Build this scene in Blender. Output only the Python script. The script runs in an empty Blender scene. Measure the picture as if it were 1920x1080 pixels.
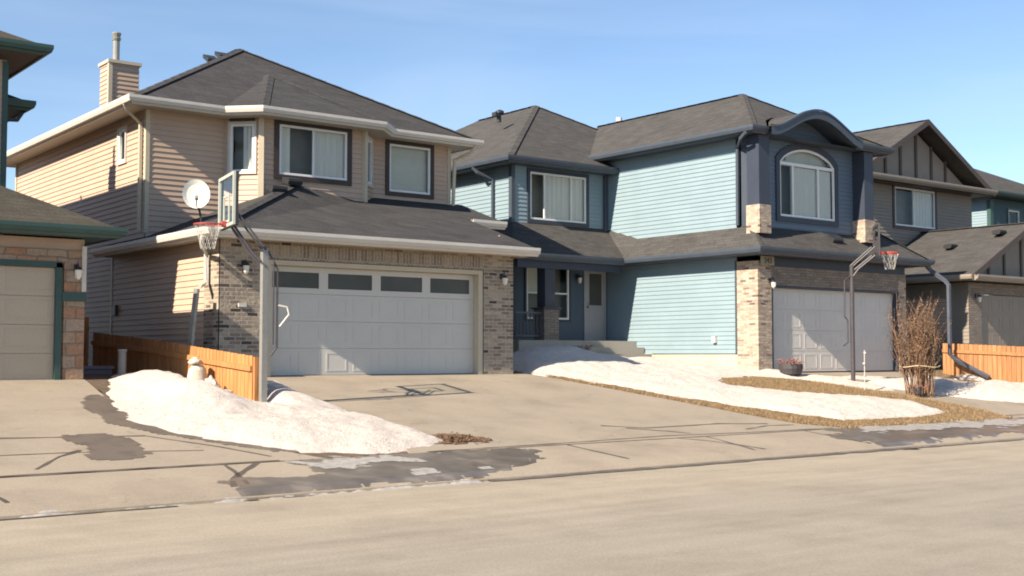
import bpy, bmesh, math, random
from mathutils import Vector, noise
from mathutils.geometry import tessellate_polygon
random.seed(7)
S = bpy.context.scene
COL = S.collection
R = math.radians

# ------------------------------------------------------------------ materials
def nodes(name):
    m = bpy.data.materials.new(name); m.use_nodes = True
    nt = m.node_tree; nt.nodes.clear()
    out = nt.nodes.new('ShaderNodeOutputMaterial'); b = nt.nodes.new('ShaderNodeBsdfPrincipled')
    nt.links.new(b.outputs[0], out.inputs[0])
    return m, nt, b, out

def N(nt, t, **kw):
    n = nt.nodes.new(t)
    for k, v in kw.items():
        if k in n.inputs: n.inputs[k].default_value = v
        else: setattr(n, k, v)
    return n

def coords(nt, scale=(1, 1, 1)):
    g = N(nt, 'ShaderNodeNewGeometry'); mp = N(nt, 'ShaderNodeMapping')
    mp.inputs['Scale'].default_value = scale
    nt.links.new(g.outputs['Position'], mp.inputs['Vector'])
    return mp.outputs[0]

def ramp(nt, fac, stops):
    r = N(nt, 'ShaderNodeValToRGB')
    els = r.color_ramp.elements
    while len(els) < len(stops): els.new(0.5)
    for e, (p, c) in zip(els, stops):
        e.position = p; e.color = (*c, 1) if len(c) == 3 else c
    nt.links.new(fac, r.inputs[0])
    return r.outputs[0]

def mul(c, k): return tuple(min(1, x * k) for x in c)

def mat(name, col, rough=.7, var=.12, scale=3, bump=0, bscale=60, metal=0, stretch=(1, 1, 1), spec=.4, fine=.06, fscale=45):
    """painted or plain surface with broad and fine mottling"""
    m, nt, b, o = nodes(name)
    v = coords(nt, stretch)
    n1 = N(nt, 'ShaderNodeTexNoise', Scale=scale, Detail=5); nt.links.new(v, n1.inputs['Vector'])
    c1 = ramp(nt, n1.outputs[0], [(.3, mul(col, 1 - var)), (.7, mul(col, 1 + var))])
    n2 = N(nt, 'ShaderNodeTexNoise', Scale=fscale, Detail=2); nt.links.new(v, n2.inputs['Vector'])
    c2 = ramp(nt, n2.outputs[0], [(.3, (1 - fine * 2,) * 3), (.7, (1, 1, 1))])
    mx = N(nt, 'ShaderNodeMixRGB', blend_type='MULTIPLY'); mx.inputs[0].default_value = 1
    nt.links.new(c1, mx.inputs[1]); nt.links.new(c2, mx.inputs[2])
    nt.links.new(mx.outputs[0], b.inputs['Base Color'])
    b.inputs['Roughness'].default_value = rough; b.inputs['Metallic'].default_value = metal
    b.inputs['Specular IOR Level'].default_value = spec
    if bump:
        nb = N(nt, 'ShaderNodeTexNoise', Scale=bscale, Detail=4); nt.links.new(v, nb.inputs['Vector'])
        bp = N(nt, 'ShaderNodeBump', Strength=bump, Distance=.02)
        nt.links.new(nb.outputs[0], bp.inputs['Height']); nt.links.new(bp.outputs[0], b.inputs['Normal'])
    return m

def uvec(nt, zoff=0):
    """wall coordinate: (x+y, z)"""
    g = N(nt, 'ShaderNodeNewGeometry'); s = N(nt, 'ShaderNodeSeparateXYZ')
    nt.links.new(g.outputs['Position'], s.inputs[0])
    a = N(nt, 'ShaderNodeMath', operation='ADD'); nt.links.new(s.outputs[0], a.inputs[0]); nt.links.new(s.outputs[1], a.inputs[1])
    c = N(nt, 'ShaderNodeCombineXYZ'); nt.links.new(a.outputs[0], c.inputs[0]); nt.links.new(s.outputs[2], c.inputs[1])
    return c.outputs[0], s

def masonry(name, c1, c2, cm, w, h, mortar=.012, dark=None, bias=0, rough=.9, freq=2, squash=1., distort=0.):
    m, nt, b, o = nodes(name)
    v, s = uvec(nt)
    if distort:
        dn = N(nt, 'ShaderNodeTexNoise', Scale=2.3, Detail=2); nt.links.new(v, dn.inputs['Vector'])
        ma = N(nt, 'ShaderNodeVectorMath', operation='SCALE'); ma.inputs['Scale'].default_value = distort
        nt.links.new(dn.outputs['Color'], ma.inputs[0])
        ad = N(nt, 'ShaderNodeVectorMath', operation='ADD'); nt.links.new(v, ad.inputs[0]); nt.links.new(ma.outputs[0], ad.inputs[1]); v = ad.outputs[0]
    bt = N(nt, 'ShaderNodeTexBrick', offset=.5, squash=squash, squash_frequency=freq)
    bt.inputs['Scale'].default_value = 1
    bt.inputs['Brick Width'].default_value = w; bt.inputs['Row Height'].default_value = h
    bt.inputs['Mortar Size'].default_value = mortar; bt.inputs['Bias'].default_value = bias
    bt.inputs['Color1'].default_value = (*c1, 1); bt.inputs['Color2'].default_value = (*c2, 1); bt.inputs['Mortar'].default_value = (*cm, 1)
    nt.links.new(v, bt.inputs['Vector'])
    col = bt.outputs['Color']
    if dark:   # a second pass of stray dark bricks
        b2 = N(nt, 'ShaderNodeTexBrick', offset=.5)
        b2.inputs['Scale'].default_value = 1; b2.inputs['Brick Width'].default_value = w; b2.inputs['Row Height'].default_value = h
        b2.inputs['Mortar Size'].default_value = mortar; b2.inputs['Bias'].default_value = -.35
        b2.inputs['Color1'].default_value = (0, 0, 0, 1); b2.inputs['Color2'].default_value = (1, 1, 1, 1); b2.inputs['Mortar'].default_value = (0, 0, 0, 1)
        ad2 = N(nt, 'ShaderNodeVectorMath', operation='ADD'); ad2.inputs[1].default_value = (w * 37, h * 22, 0)
        nt.links.new(v, ad2.inputs[0]); nt.links.new(ad2.outputs[0], b2.inputs['Vector'])
        rr = ramp(nt, b2.outputs['Color'], [(.5, (0, 0, 0)), (.62, (1, 1, 1))])
        mx = N(nt, 'ShaderNodeMixRGB'); nt.links.new(rr, mx.inputs[0]); nt.links.new(col, mx.inputs[1]); mx.inputs[2].default_value = (*dark, 1)
        col = mx.outputs[0]
    n2 = N(nt, 'ShaderNodeTexNoise', Scale=18, Detail=4); nt.links.new(v, n2.inputs['Vector'])
    cc = ramp(nt, n2.outputs[0], [(.3, (.72,) * 3), (.7, (1.0,) * 3)])
    m2 = N(nt, 'ShaderNodeMixRGB', blend_type='MULTIPLY'); m2.inputs[0].default_value = 1
    nt.links.new(col, m2.inputs[1]); nt.links.new(cc, m2.inputs[2]); nt.links.new(m2.outputs[0], b.inputs['Base Color'])
    b.inputs['Roughness'].default_value = rough; b.inputs['Specular IOR Level'].default_value = .2
    inv = N(nt, 'ShaderNodeMath', operation='SUBTRACT'); inv.inputs[0].default_value = 1; nt.links.new(bt.outputs['Fac'], inv.inputs[1])
    ad3 = N(nt, 'ShaderNodeMath', operation='ADD'); nt.links.new(inv.outputs[0], ad3.inputs[0])
    sc = N(nt, 'ShaderNodeMath', operation='MULTIPLY'); sc.inputs[1].default_value = .8; nt.links.new(n2.outputs[0], sc.inputs[0]); nt.links.new(sc.outputs[0], ad3.inputs[1])
    bp = N(nt, 'ShaderNodeBump', Strength=.8, Distance=.015); nt.links.new(ad3.outputs[0], bp.inputs['Height']); nt.links.new(bp.outputs[0], b.inputs['Normal'])
    return m

def shingle(name, c1, c2):
    """asphalt shingles: rows follow height on the slope, tabs staggered, blended colours"""
    m, nt, b, o = nodes(name)
    g = N(nt, 'ShaderNodeNewGeometry'); s = N(nt, 'ShaderNodeSeparateXYZ'); nt.links.new(g.outputs['Position'], s.inputs[0])
    a = N(nt, 'ShaderNodeMath', operation='ADD'); nt.links.new(s.outputs[0], a.inputs[0]); nt.links.new(s.outputs[1], a.inputs[1])
    c = N(nt, 'ShaderNodeCombineXYZ'); nt.links.new(a.outputs[0], c.inputs[0]); nt.links.new(s.outputs[2], c.inputs[1])
    bt = N(nt, 'ShaderNodeTexBrick', offset=.43)
    for k, v in (('Scale', 1), ('Brick Width', .3), ('Row Height', .072), ('Mortar Size', .006), ('Bias', 0)): bt.inputs[k].default_value = v
    bt.inputs['Color1'].default_value = (*c1, 1); bt.inputs['Color2'].default_value = (*c2, 1); bt.inputs['Mortar'].default_value = (*mul(c1, .68), 1)
    nt.links.new(c.outputs[0], bt.inputs['Vector'])
    n2 = N(nt, 'ShaderNodeTexNoise', Scale=1.3, Detail=6, Roughness=.7); nt.links.new(g.outputs['Position'], n2.inputs['Vector'])
    cc = ramp(nt, n2.outputs[0], [(.3, (.74,) * 3), (.7, (1.0,) * 3)])
    n3 = N(nt, 'ShaderNodeTexNoise', Scale=30, Detail=3); nt.links.new(g.outputs['Position'], n3.inputs['Vector'])
    c3 = ramp(nt, n3.outputs[0], [(.32, (.6,) * 3), (.68, (1.0,) * 3)])
    m1 = N(nt, 'ShaderNodeMixRGB', blend_type='MULTIPLY'); m1.inputs[0].default_value = 1
    m2 = N(nt, 'ShaderNodeMixRGB', blend_type='MULTIPLY'); m2.inputs[0].default_value = 1
    nt.links.new(bt.outputs['Color'], m1.inputs[1]); nt.links.new(cc, m1.inputs[2])
    nt.links.new(m1.outputs[0], m2.inputs[1]); nt.links.new(c3, m2.inputs[2]); nt.links.new(m2.outputs[0], b.inputs['Base Color'])
    b.inputs['Roughness'].default_value = .95; b.inputs['Specular IOR Level'].default_value = .15
    bp = N(nt, 'ShaderNodeBump', Strength=.6, Distance=.012); nt.links.new(n3.outputs[0], bp.inputs['Height']); nt.links.new(bp.outputs[0], b.inputs['Normal'])
    return m

def glass(name, tint=(.965, .975, .96), refl=.0):
    m, nt, b, o = nodes(name); nt.nodes.remove(b)
    t = N(nt, 'ShaderNodeBsdfTransparent'); t.inputs[0].default_value = (*tint, 1)
    gl = N(nt, 'ShaderNodeBsdfGlossy'); gl.inputs['Roughness'].default_value = .05; gl.inputs[0].default_value = (.9, .95, 1, 1)
    nz = N(nt, 'ShaderNodeTexNoise', Scale=1.1, Detail=1); nt.links.new(coords(nt), nz.inputs['Vector'])
    bp = N(nt, 'ShaderNodeBump', Strength=.05, Distance=.1); nt.links.new(nz.outputs[0], bp.inputs['Height']); nt.links.new(bp.outputs[0], gl.inputs['Normal'])
    f = N(nt, 'ShaderNodeLayerWeight', Blend=.22); ad = N(nt, 'ShaderNodeMath', operation='ADD'); ad.inputs[1].default_value = refl; ad.use_clamp = True
    if refl < 0: ad.operation = 'MULTIPLY'; ad.inputs[1].default_value = .2
    nt.links.new(f.outputs['Fresnel'], ad.inputs[0])
    mx = N(nt, 'ShaderNodeMixShader'); nt.links.new(ad.outputs[0], mx.inputs[0]); nt.links.new(t.outputs[0], mx.inputs[1]); nt.links.new(gl.outputs[0], mx.inputs[2])
    nt.links.new(mx.outputs[0], o.inputs[0])
    return m

def wood(name, col):
    m, nt, b, o = nodes(name)
    v = coords(nt, (9, 9, .8))
    n1 = N(nt, 'ShaderNodeTexNoise', Scale=2.2, Detail=6); nt.links.new(v, n1.inputs['Vector'])
    c1 = ramp(nt, n1.outputs[0], [(.28, mul(col, .62)), (.5, col), (.75, mul(col, 1.25))])
    # tone by board
    g = N(nt, 'ShaderNodeNewGeometry')
    c2 = ramp(nt, g.outputs['Random Per Island'], [(0, (.78, .76, .72)), (1, (1.0, 1.0, 1.0))])
    mx = N(nt, 'ShaderNodeMixRGB', blend_type='MULTIPLY'); mx.inputs[0].default_value = 1
    nt.links.new(c1, mx.inputs[1]); nt.links.new(c2, mx.inputs[2]); nt.links.new(mx.outputs[0], b.inputs['Base Color'])
    b.inputs['Roughness'].default_value = .8
    bp = N(nt, 'ShaderNodeBump', Strength=.3, Distance=.01); nt.links.new(n1.outputs[0], bp.inputs['Height']); nt.links.new(bp.outputs[0], b.inputs['Normal'])
    return m

def snowmat():
    m, nt, b, o = nodes('snow')
    v = coords(nt)
    n1 = N(nt, 'ShaderNodeTexNoise', Scale=7, Detail=8, Roughness=.7); nt.links.new(v, n1.inputs['Vector'])
    c1 = ramp(nt, n1.outputs[0], [(.3, (.52, .465, .415)), (.5, (.66, .595, .54)), (.75, (.72, .66, .61))])
    n2 = N(nt, 'ShaderNodeTexNoise', Scale=32, Detail=5, Roughness=.8); nt.links.new(v, n2.inputs['Vector'])
    c2 = ramp(nt, n2.outputs[0], [(.30, (.5, .42, .34)), (.40, (1, 1, 1))])
    mx = N(nt, 'ShaderNodeMixRGB', blend_type='MULTIPLY'); mx.inputs[0].default_value = 1
    nt.links.new(c1, mx.inputs[1]); nt.links.new(c2, mx.inputs[2]); nt.links.new(mx.outputs[0], b.inputs['Base Color'])
    b.inputs['Roughness'].default_value = .75; b.inputs['Specular IOR Level'].default_value = .3
    ad = N(nt, 'ShaderNodeMath', operation='ADD'); nt.links.new(n1.outputs[0], ad.inputs[0]); nt.links.new(n2.outputs[0], ad.inputs[1])
    bp = N(nt, 'ShaderNodeBump', Strength=.8, Distance=.07); nt.links.new(ad.outputs[0], bp.inputs['Height']); nt.links.new(bp.outputs[0], b.inputs['Normal'])
    return m

def pavement(name, col, wet=.0):
    m, nt, b, o = nodes(name)
    v = coords(nt)
    n1 = N(nt, 'ShaderNodeTexNoise', Scale=.9, Detail=7, Roughness=.65); nt.links.new(v, n1.inputs['Vector'])
    c1 = ramp(nt, n1.outputs[0], [(.28, mul(col, .8)), (.5, col), (.75, mul(col, 1.12))])
    n2 = N(nt, 'ShaderNodeTexNoise', Scale=38, Detail=4, Roughness=.8); nt.links.new(v, n2.inputs['Vector'])
    c2 = ramp(nt, n2.outputs[0], [(.3, (.8,) * 3), (.6, (1,) * 3)])
    n3 = N(nt, 'ShaderNodeTexNoise', Scale=2.2, Detail=5, Roughness=.7, Distortion=.8); nt.links.new(v, n3.inputs['Vector'])
    c3 = ramp(nt, n3.outputs[0], [(.27, (.74, .7, .66)), (.4, (1,) * 3)])
    last = c1
    for c in (c2, c3):
        mx = N(nt, 'ShaderNodeMixRGB', blend_type='MULTIPLY'); mx.inputs[0].default_value = 1
        nt.links.new(last, mx.inputs[1]); nt.links.new(c, mx.inputs[2]); last = mx.outputs[0]
    nt.links.new(last, b.inputs['Base Color'])
    b.inputs['Roughness'].default_value = .9; b.inputs['Specular IOR Level'].default_value = .25
    bp = N(nt, 'ShaderNodeBump', Strength=.3, Distance=.008); nt.links.new(n2.outputs[0], bp.inputs['Height']); nt.links.new(bp.outputs[0], b.inputs['Normal'])
    return m

def roadmat():
    m, nt, b, o = nodes('asphalt_salted')
    v = coords(nt); vs = coords(nt, (.09, 1, 1))
    n1 = N(nt, 'ShaderNodeTexNoise', Scale=2.6, Detail=6, Roughness=.6); nt.links.new(vs, n1.inputs['Vector'])
    c1 = ramp(nt, n1.outputs[0], [(.3, (.325, .283, .222)), (.5, (.358, .312, .244)), (.72, (.39, .34, .265))])
    n2 = N(nt, 'ShaderNodeTexNoise', Scale=42, Detail=4, Roughness=.9); nt.links.new(v, n2.inputs['Vector'])
    c2 = ramp(nt, n2.outputs[0], [(.3, (.60,) * 3), (.6, (1,) * 3)])
    n3 = N(nt, 'ShaderNodeTexNoise', Scale=.7, Detail=6, Roughness=.7); nt.links.new(v, n3.inputs['Vector'])
    c3 = ramp(nt, n3.outputs[0], [(.34, (.84, .83, .82)), (.55, (1,) * 3)])
    last = c1
    for c in (c2, c3):
        mx = N(nt, 'ShaderNodeMixRGB', blend_type='MULTIPLY'); mx.inputs[0].default_value = 1
        nt.links.new(last, mx.inputs[1]); nt.links.new(c, mx.inputs[2]); last = mx.outputs[0]
    # greyer wheel-worn lane nearest the camera
    s = N(nt, 'ShaderNodeSeparateXYZ'); nt.links.new(v, s.inputs[0])
    wn = N(nt, 'ShaderNodeMath', operation='MULTIPLY_ADD'); wn.inputs[1].default_value = 2.2; nt.links.new(n1.outputs[0], wn.inputs[0]); nt.links.new(s.outputs[1], wn.inputs[2])
    mr = N(nt, 'ShaderNodeMapRange'); mr.inputs['From Min'].default_value = 9.6; mr.inputs['From Max'].default_value = 12.2
    nt.links.new(wn.outputs[0], mr.inputs[0])
    mx = N(nt, 'ShaderNodeMixRGB'); nt.links.new(mr.outputs[0], mx.inputs[0])
    gr = N(nt, 'ShaderNodeMixRGB', blend_type='MULTIPLY'); gr.inputs[0].default_value = 1; gr.inputs[2].default_value = (.86, .885, .92, 1)
    nt.links.new(last, gr.inputs[1]); nt.links.new(gr.outputs[0], mx.inputs[1]); nt.links.new(last, mx.inputs[2])
    nt.links.new(mx.outputs[0], b.inputs['Base Color'])
    b.inputs['Roughness'].default_value = .85; b.inputs['Specular IOR Level'].default_value = .3
    bp = N(nt, 'ShaderNodeBump', Strength=.4, Distance=.01); nt.links.new(n2.outputs[0], bp.inputs['Height']); nt.links.new(bp.outputs[0], b.inputs['Normal'])
    return m

def wetmat(name, base, rough, iced=0):
    m, nt, b, o = nodes(name)
    v = coords(nt)
    n1 = N(nt, 'ShaderNodeTexNoise', Scale=3, Detail=5); nt.links.new(v, n1.inputs['Vector'])
    c1 = ramp(nt, n1.outputs[0], [(.35, mul(base, .75)), (.55, base), (.7, mul(base, 1 + iced))])
    nt.links.new(c1, b.inputs['Base Color'])
    b.inputs['Roughness'].default_value = rough
    return m

M = dict(
    tan=mat('tan_vinyl_siding', (.475, .355, .268), .55, .05, 1.5),
    tantrim=mat('cream_trim', (.50, .44, .33), .5, .04),
    white=mat('white_aluminium', (.56, .535, .48), .45, .05),
    soffit=mat('cream_soffit', (.46, .42, .35), .6, .05),
    brown=mat('brown_casing', (.045, .031, .027), .5, .08),
    vinyl=mat('white_vinyl_frame', (.76, .77, .76), .4, .03),
    blue=mat('blue_vinyl_siding', (.215, .296, .338), .55, .05, 1.5),
    bluefront=mat('shaded_front_siding', (.13, .175, .225), .55, .05, 1.5), blueentry=mat('shaded_entry_siding', (.075, .105, .145), .55, .06, 1.5),  # copies of the blue siding, darkened in colour to shade the front walls
    dblue=mat('dark_blue_trim', (.035, .045, .068), .5, .08),
    dblue2=mat('blue_grey_fascia', (.055, .070, .092), .5, .08),
    taupe=mat('taupe_siding', (.23, .20, .165), .6, .05),
    taupetrim=mat('dark_taupe_trim', (.07, .055, .048), .6, .08),
    taupegut=mat('taupe_gutter', (.26, .225, .185), .55, .05),
    teal=mat('teal_trim', (.035, .078, .07), .5, .08),
    teal2=mat('teal_siding', (.045, .085, .095), .6, .06),
    shingle=shingle('charcoal_shingles', (.084, .083, .085), (.062, .062, .064)),
    shingleb=shingle('brown_grey_shingles', (.105, .102, .099), (.078, .076, .074)),
    shingleg=shingle('grey_green_shingles', (.095, .088, .072), (.075, .068, .056)),
    brick=masonry('tan_brick', (.45, .37, .28), (.20, .155, .12), (.42, .38, .32), .23, .076, .011, dark=(.075, .055, .05)),
    soldier=masonry('soldier_course_brick', (.38, .31, .23), (.21, .165, .13), (.40, .37, .32), .076, .25, .01),
    stone=masonry('ledge_stone', (.56, .47, .36), (.33, .26, .21), (.40, .34, .28), .2, .065, .008, dark=(.16, .11, .10), distort=.06),
    dstone=masonry('dark_ledge_stone', (.29, .25, .215), (.21, .18, .155), (.16, .14, .12), .26, .07, .006, distort=.05),
    ostone=masonry('orange_block_stone', (.36, .20, .12), (.36, .29, .22), (.22, .18, .14), .34, .21, .014, dark=(.20, .10, .07), distort=.12),
    door=mat('white_painted_steel_door', (.55, .54, .50), .42, .03, 1.2),
    doorb=mat('pale_painted_door', (.55, .53, .495), .45, .04, 1.2),
    doort=mat('beige_painted_door', (.44, .37, .28), .5, .04, 1.2),
    doorbr=mat('brown_painted_door', (.22, .185, .15), .5, .04, 1.2),
    grey=mat('grey_painted_entry_door', (.32, .32, .325), .45, .04),
    blind=mat('white_vertical_blind', (.74, .75, .69), .7, .05, 6, stretch=(3, 3, .1)),
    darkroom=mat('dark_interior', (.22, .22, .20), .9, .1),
    curtain=mat('pale_curtain', (.58, .59, .52), .8, .06),
    pane=glass('window_glass'), 
    dpane=mat('smoked_door_window', (.075, .078, .07), .3, .25, 1.2, spec=.3),
    concrete=pavement('driveway_concrete', (.285, .245, .193)),
    walk=pavement('sidewalk_concrete', (.295, .252, .198)),
    foundation=pavement('foundation_concrete', (.46, .42, .33)),
    step=pavement('porch_concrete', (.36, .34, .30)),
    joint=mat('damp_joint', (.09, .075, .06), .6, .2), curbwet=mat('wet_gutter', (.105, .09, .075), .5, .2, 5),
    wet=wetmat('wet_stain', (.125, .103, .082), .55), puddle=wetmat('puddle_water', (.125, .108, .09), .28, .5),
    slush=mat('slush_ice', (.34, .325, .30), .35, .25, 9, bump=.4, bscale=30),
    road=roadmat(), snow=snowmat(),
    grass=mat('dead_grass_ground', (.20, .14, .075), .95, .35, 5, bump=.8, bscale=50, fine=.25, fscale=60),
    blade=mat('dead_grass_blade', (.27, .185, .095), .85, .3, 12),
    soil=mat('damp_soil', (.11, .08, .055), .95, .3, 6, bump=.6),
    steel=mat('galvanised_pole', (.28, .28, .26), .45, .08, 6, metal=.3),
    black=mat('black_metal', (.03, .032, .035), .45, .1), darkpole=mat('dark_painted_pole', (.055, .05, .055), .5, .15, 8),
    pipe=mat('blue_grey_pipe', (.075, .085, .11), .5, .1),
    acrylic=glass('clear_backboard', (.86, .88, .86), -.25), bbframe=mat('white_backboard_frame', (.42, .45, .40), .5, .05),
    red=mat('red_rim', (.36, .06, .05), .45, .1), net=mat('white_net', (.48, .46, .42), .8, .1),
    wood=wood('cedar_fence', (.47, .215, .075)), wood2=wood('cedar_fence_dull', (.37, .175, .072)),
    dish=mat('dish_grey', (.62, .62, .57), .5, .03), lamp=mat('frosted_lamp', (.7, .68, .6), .3, .05),
    rock=mat('pale_field_stone', (.50, .46, .38), .9, .25, 9, bump=.6, bscale=25), rockd=mat('brown_field_stone', (.22, .17, .13), .9, .25, 9, bump=.6, bscale=25),
    twig=mat('bare_twig', (.20, .12, .075), .85, .3, 12), twigl=mat('dry_leaf', (.19, .12, .07), .85, .35, 14), string=mat('jute_string', (.55, .45, .28), .9, .1),
    pot=mat('dark_planter', (.05, .045, .05), .6, .15), dried=mat('dried_red_plant', (.22, .10, .08), .85, .35, 20),
    plaque=mat('beige_plaque', (.30, .27, .19), .6, .1), num=mat('dark_number', (.06, .05, .04), .5, .05),
    bin=mat('grey_blue_plastic', (.17, .18, .23), .5, .1), pvc=mat('white_pvc', (.55, .52, .46), .5, .06), red2=mat('faded_red_cloth', (.32, .08, .07), .9, .2),
    leaf=mat('leaf_litter', (.12, .072, .042), .9, .4, 20),
)

# ------------------------------------------------------------------ mesh builder
class MB:
    def __init__(s): s.v = []; s.f = []; s.m = []; s.mi = 0
    def face(s, pts):
        k = len(s.v); s.v += [tuple(p) for p in pts]; s.f.append(tuple(range(k, k + len(pts)))); s.m.append(s.mi)
    def box(s, x0, x1, y0, y1, z0, z1):
        s.obox(((x0 + x1) / 2, (y0 + y1) / 2, (z0 + z1) / 2), (1, 0, 0), (0, 1, 0), (0, 0, 1), abs(x1 - x0) / 2, abs(y1 - y0) / 2, abs(z1 - z0) / 2)
    def obox(s, c, a, b, d, ha, hb, hd):
        c = Vector(c); a = Vector(a) * ha; b = Vector(b) * hb; d = Vector(d) * hd
        k = len(s.v)
        for i in (-1, 1):
            for j in (-1, 1):
                for l in (-1, 1): s.v.append(tuple(c + a * i + b * j + d * l))
        for q in ((0, 1, 3, 2), (4, 6, 7, 5), (0, 4, 5, 1), (2, 3, 7, 6), (0, 2, 6, 4), (1, 5, 7, 3)):
            s.f.append(tuple(k + t for t in q)); s.m.append(s.mi)
    def tube(s, pts, r, n=8, caps=True):
        pts = [Vector(p) for p in pts]; k0 = len(s.v)
        rs = r if isinstance(r, (list, tuple)) else [r] * len(pts)
        prev = None
        for i, p in enumerate(pts):
            d = (pts[min(i + 1, len(pts) - 1)] - pts[max(i - 1, 0)]).normalized()
            if prev is None: u = d.orthogonal().normalized()
            else: u = (prev - d * prev.dot(d)).normalized()
            prev = u; w = d.cross(u)
            for j in range(n):
                t = 2 * math.pi * j / n
                s.v.append(tuple(p + (u * math.cos(t) + w * math.sin(t)) * rs[i]))
        for i in range(len(pts) - 1):
            for j in range(n):
                a = k0 + i * n + j; b = k0 + i * n + (j + 1) % n
                s.f.append((a, b, b + n, a + n)); s.m.append(s.mi)
        if caps:
            s.f.append(tuple(k0 + j for j in range(n))); s.m.append(s.mi)
            e = k0 + (len(pts) - 1) * n; s.f.append(tuple(e + j for j in range(n))); s.m.append(s.mi)
    def rtube(s, pts, w, d, nrm=(0, -1, 0)):
        """rectangular downspout: w across, d deep"""
        pts = [Vector(p) for p in pts]; n = Vector(nrm); k0 = len(s.v)
        for i, p in enumerate(pts):
            dr = (pts[min(i + 1, len(pts) - 1)] - pts[max(i - 1, 0)]).normalized()
            a = dr.cross(n)
            a = a.normalized() if a.length > .1 else Vector((1, 0, 0)); b = a.cross(dr).normalized()
            for q, t in ((-1, -1), (1, -1), (1, 1), (-1, 1)): s.v.append(tuple(p + a * q * w / 2 + b * t * d / 2))
        for i in range(len(pts) - 1):
            for j in range(4):
                x = k0 + i * 4 + j; y = k0 + i * 4 + (j + 1) % 4
                s.f.append((x, y, y + 4, x + 4)); s.m.append(s.mi)
        s.f.append(tuple(k0 + j for j in range(4))); s.m.append(s.mi)
        e = k0 + (len(pts) - 1) * 4; s.f.append(tuple(e + j for j in range(4))); s.m.append(s.mi)
    def prism(s, o, u, n, outline, t):
        """outline [(a,z)] in the plane through o with axes u,z, thickness t along n"""
        o = Vector(o); u = Vector(u); n = Vector(n); z = Vector((0, 0, 1)); k = len(s.v); L = len(outline)
        for q in (0, t):
            for a, h in outline: s.v.append(tuple(o + u * a + z * h + n * q))
        tri = tessellate_polygon([[Vector((a, h, 0)) for a, h in outline]])
        for tr in tri:
            s.f.append(tuple(k + i for i in tr)); s.m.append(s.mi); s.f.append(tuple(k + L + i for i in tr)); s.m.append(s.mi)
        for i in range(L):
            j = (i + 1) % L; s.f.append((k + i, k + j, k + L + j, k + L + i)); s.m.append(s.mi)
    def ring(s, o, u, n, outer, inner, t):
        o = Vector(o); u = Vector(u); n = Vector(n); z = Vector((0, 0, 1)); L = len(outer); k = len(s.v)
        for q in (0, t):
            for a, h in outer: s.v.append(tuple(o + u * a + z * h + n * q))
            for a, h in inner: s.v.append(tuple(o + u * a + z * h + n * q))
        for i in range(L):
            j = (i + 1) % L
            for base in (k, k + 2 * L): s.f.append((base + i, base + j, base + L + j, base + L + i)); s.m.append(s.mi)
            s.f.append((k + i, k + j, k + 2 * L + j, k + 2 * L + i)); s.m.append(s.mi)
            s.f.append((k + L + i, k + L + j, k + 3 * L + j, k + 3 * L + i)); s.m.append(s.mi)
    def rframe(s, o, u, n, a, b, z0, z1, w, t, off=0):
        o = Vector(o) + Vector(n) * off
        s.ring(o, u, n, [(a, z0), (b, z0), (b, z1), (a, z1)], [(a + w, z0 + w), (b - w, z0 + w), (b - w, z1 - w), (a + w, z1 - w)], t)
    def bar(s, o, u, n, a, b, z0, z1, off, t):
        s.prism(Vector(o) + Vector(n) * off, u, n, [(a, z0), (b, z0), (b, z1), (a, z1)], t)
    def sheet(s, o, u, n, outline, off):
        o = Vector(o) + Vector(n) * off; u = Vector(u)
        s.face([o + u * a + Vector((0, 0, h)) for a, h in outline])
    def blob(s, c, rad, seed=0, amp=.2, n=2):
        bm = bmesh.new(); bmesh.ops.create_icosphere(bm, subdivisions=n, radius=1)
        k = len(s.v)
        for v in bm.verts:
            q = 1 + amp * noise.noise(v.co * 1.7 + Vector((seed * 3.1, 0, 0)))
            s.v.append((c[0] + v.co.x * rad[0] * q, c[1] + v.co.y * rad[1] * q, c[2] + v.co.z * rad[2] * q))
        for f in bm.faces: s.f.append(tuple(k + v.index for v in f.verts)); s.m.append(s.mi)
        bm.free()
    def build(s, name, mats, parent=None, smooth=False, recalc=True):
        o0 = Vector((0, 0, 0))
        if parent is not None:
            p = parent
            while p is not None: o0 += p.location; p = p.parent
        me = bpy.data.meshes.new(name)
        me.from_pydata([tuple(Vector(v) - o0) for v in s.v], [], s.f)
        for m in (mats if isinstance(mats, (list, tuple)) else [mats]): me.materials.append(m)
        for p, i in zip(me.polygons, s.m): p.material_index = i; p.use_smooth = smooth
        me.update()
        if recalc:
            bm = bmesh.new(); bm.from_mesh(me); bmesh.ops.recalc_face_normals(bm, faces=bm.faces); bm.to_mesh(me); bm.free()
        ob = bpy.data.objects.new(name, me); COL.objects.link(ob)
        if parent is not None: ob.parent = parent
        return ob

def tag(o, label=None, cat=None, group=None, kind=None):
    if label: o['label'] = label
    if cat: o['category'] = cat
    if group: o['group'] = group
    if kind: o['kind'] = kind
    return o

def split_build(mb, name, mats, parent):
    par = list(range(len(mb.v)))
    def fd(i):
        while par[i] != i: par[i] = par[par[i]]; i = par[i]
        return i
    for f in mb.f:
        for i in f[1:]: par[fd(i)] = fd(f[0])
    g = {}
    for f, m in zip(mb.f, mb.m): g.setdefault(fd(f[0]), []).append((f, m))
    for fs in g.values():
        q = MB(); mp = {}
        for f, m in fs:
            for i in f:
                if i not in mp: mp[i] = len(q.v); q.v.append(mb.v[i])
            q.f.append(tuple(mp[i] for i in f)); q.m.append(m)
        q.build(name, mats, parent)

def thing(name, label, cat, loc, group=None):
    o = bpy.data.objects.new(name, None); COL.objects.link(o); o.location = loc; o.empty_display_size = .3
    return tag(o, label, cat, group)

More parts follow.
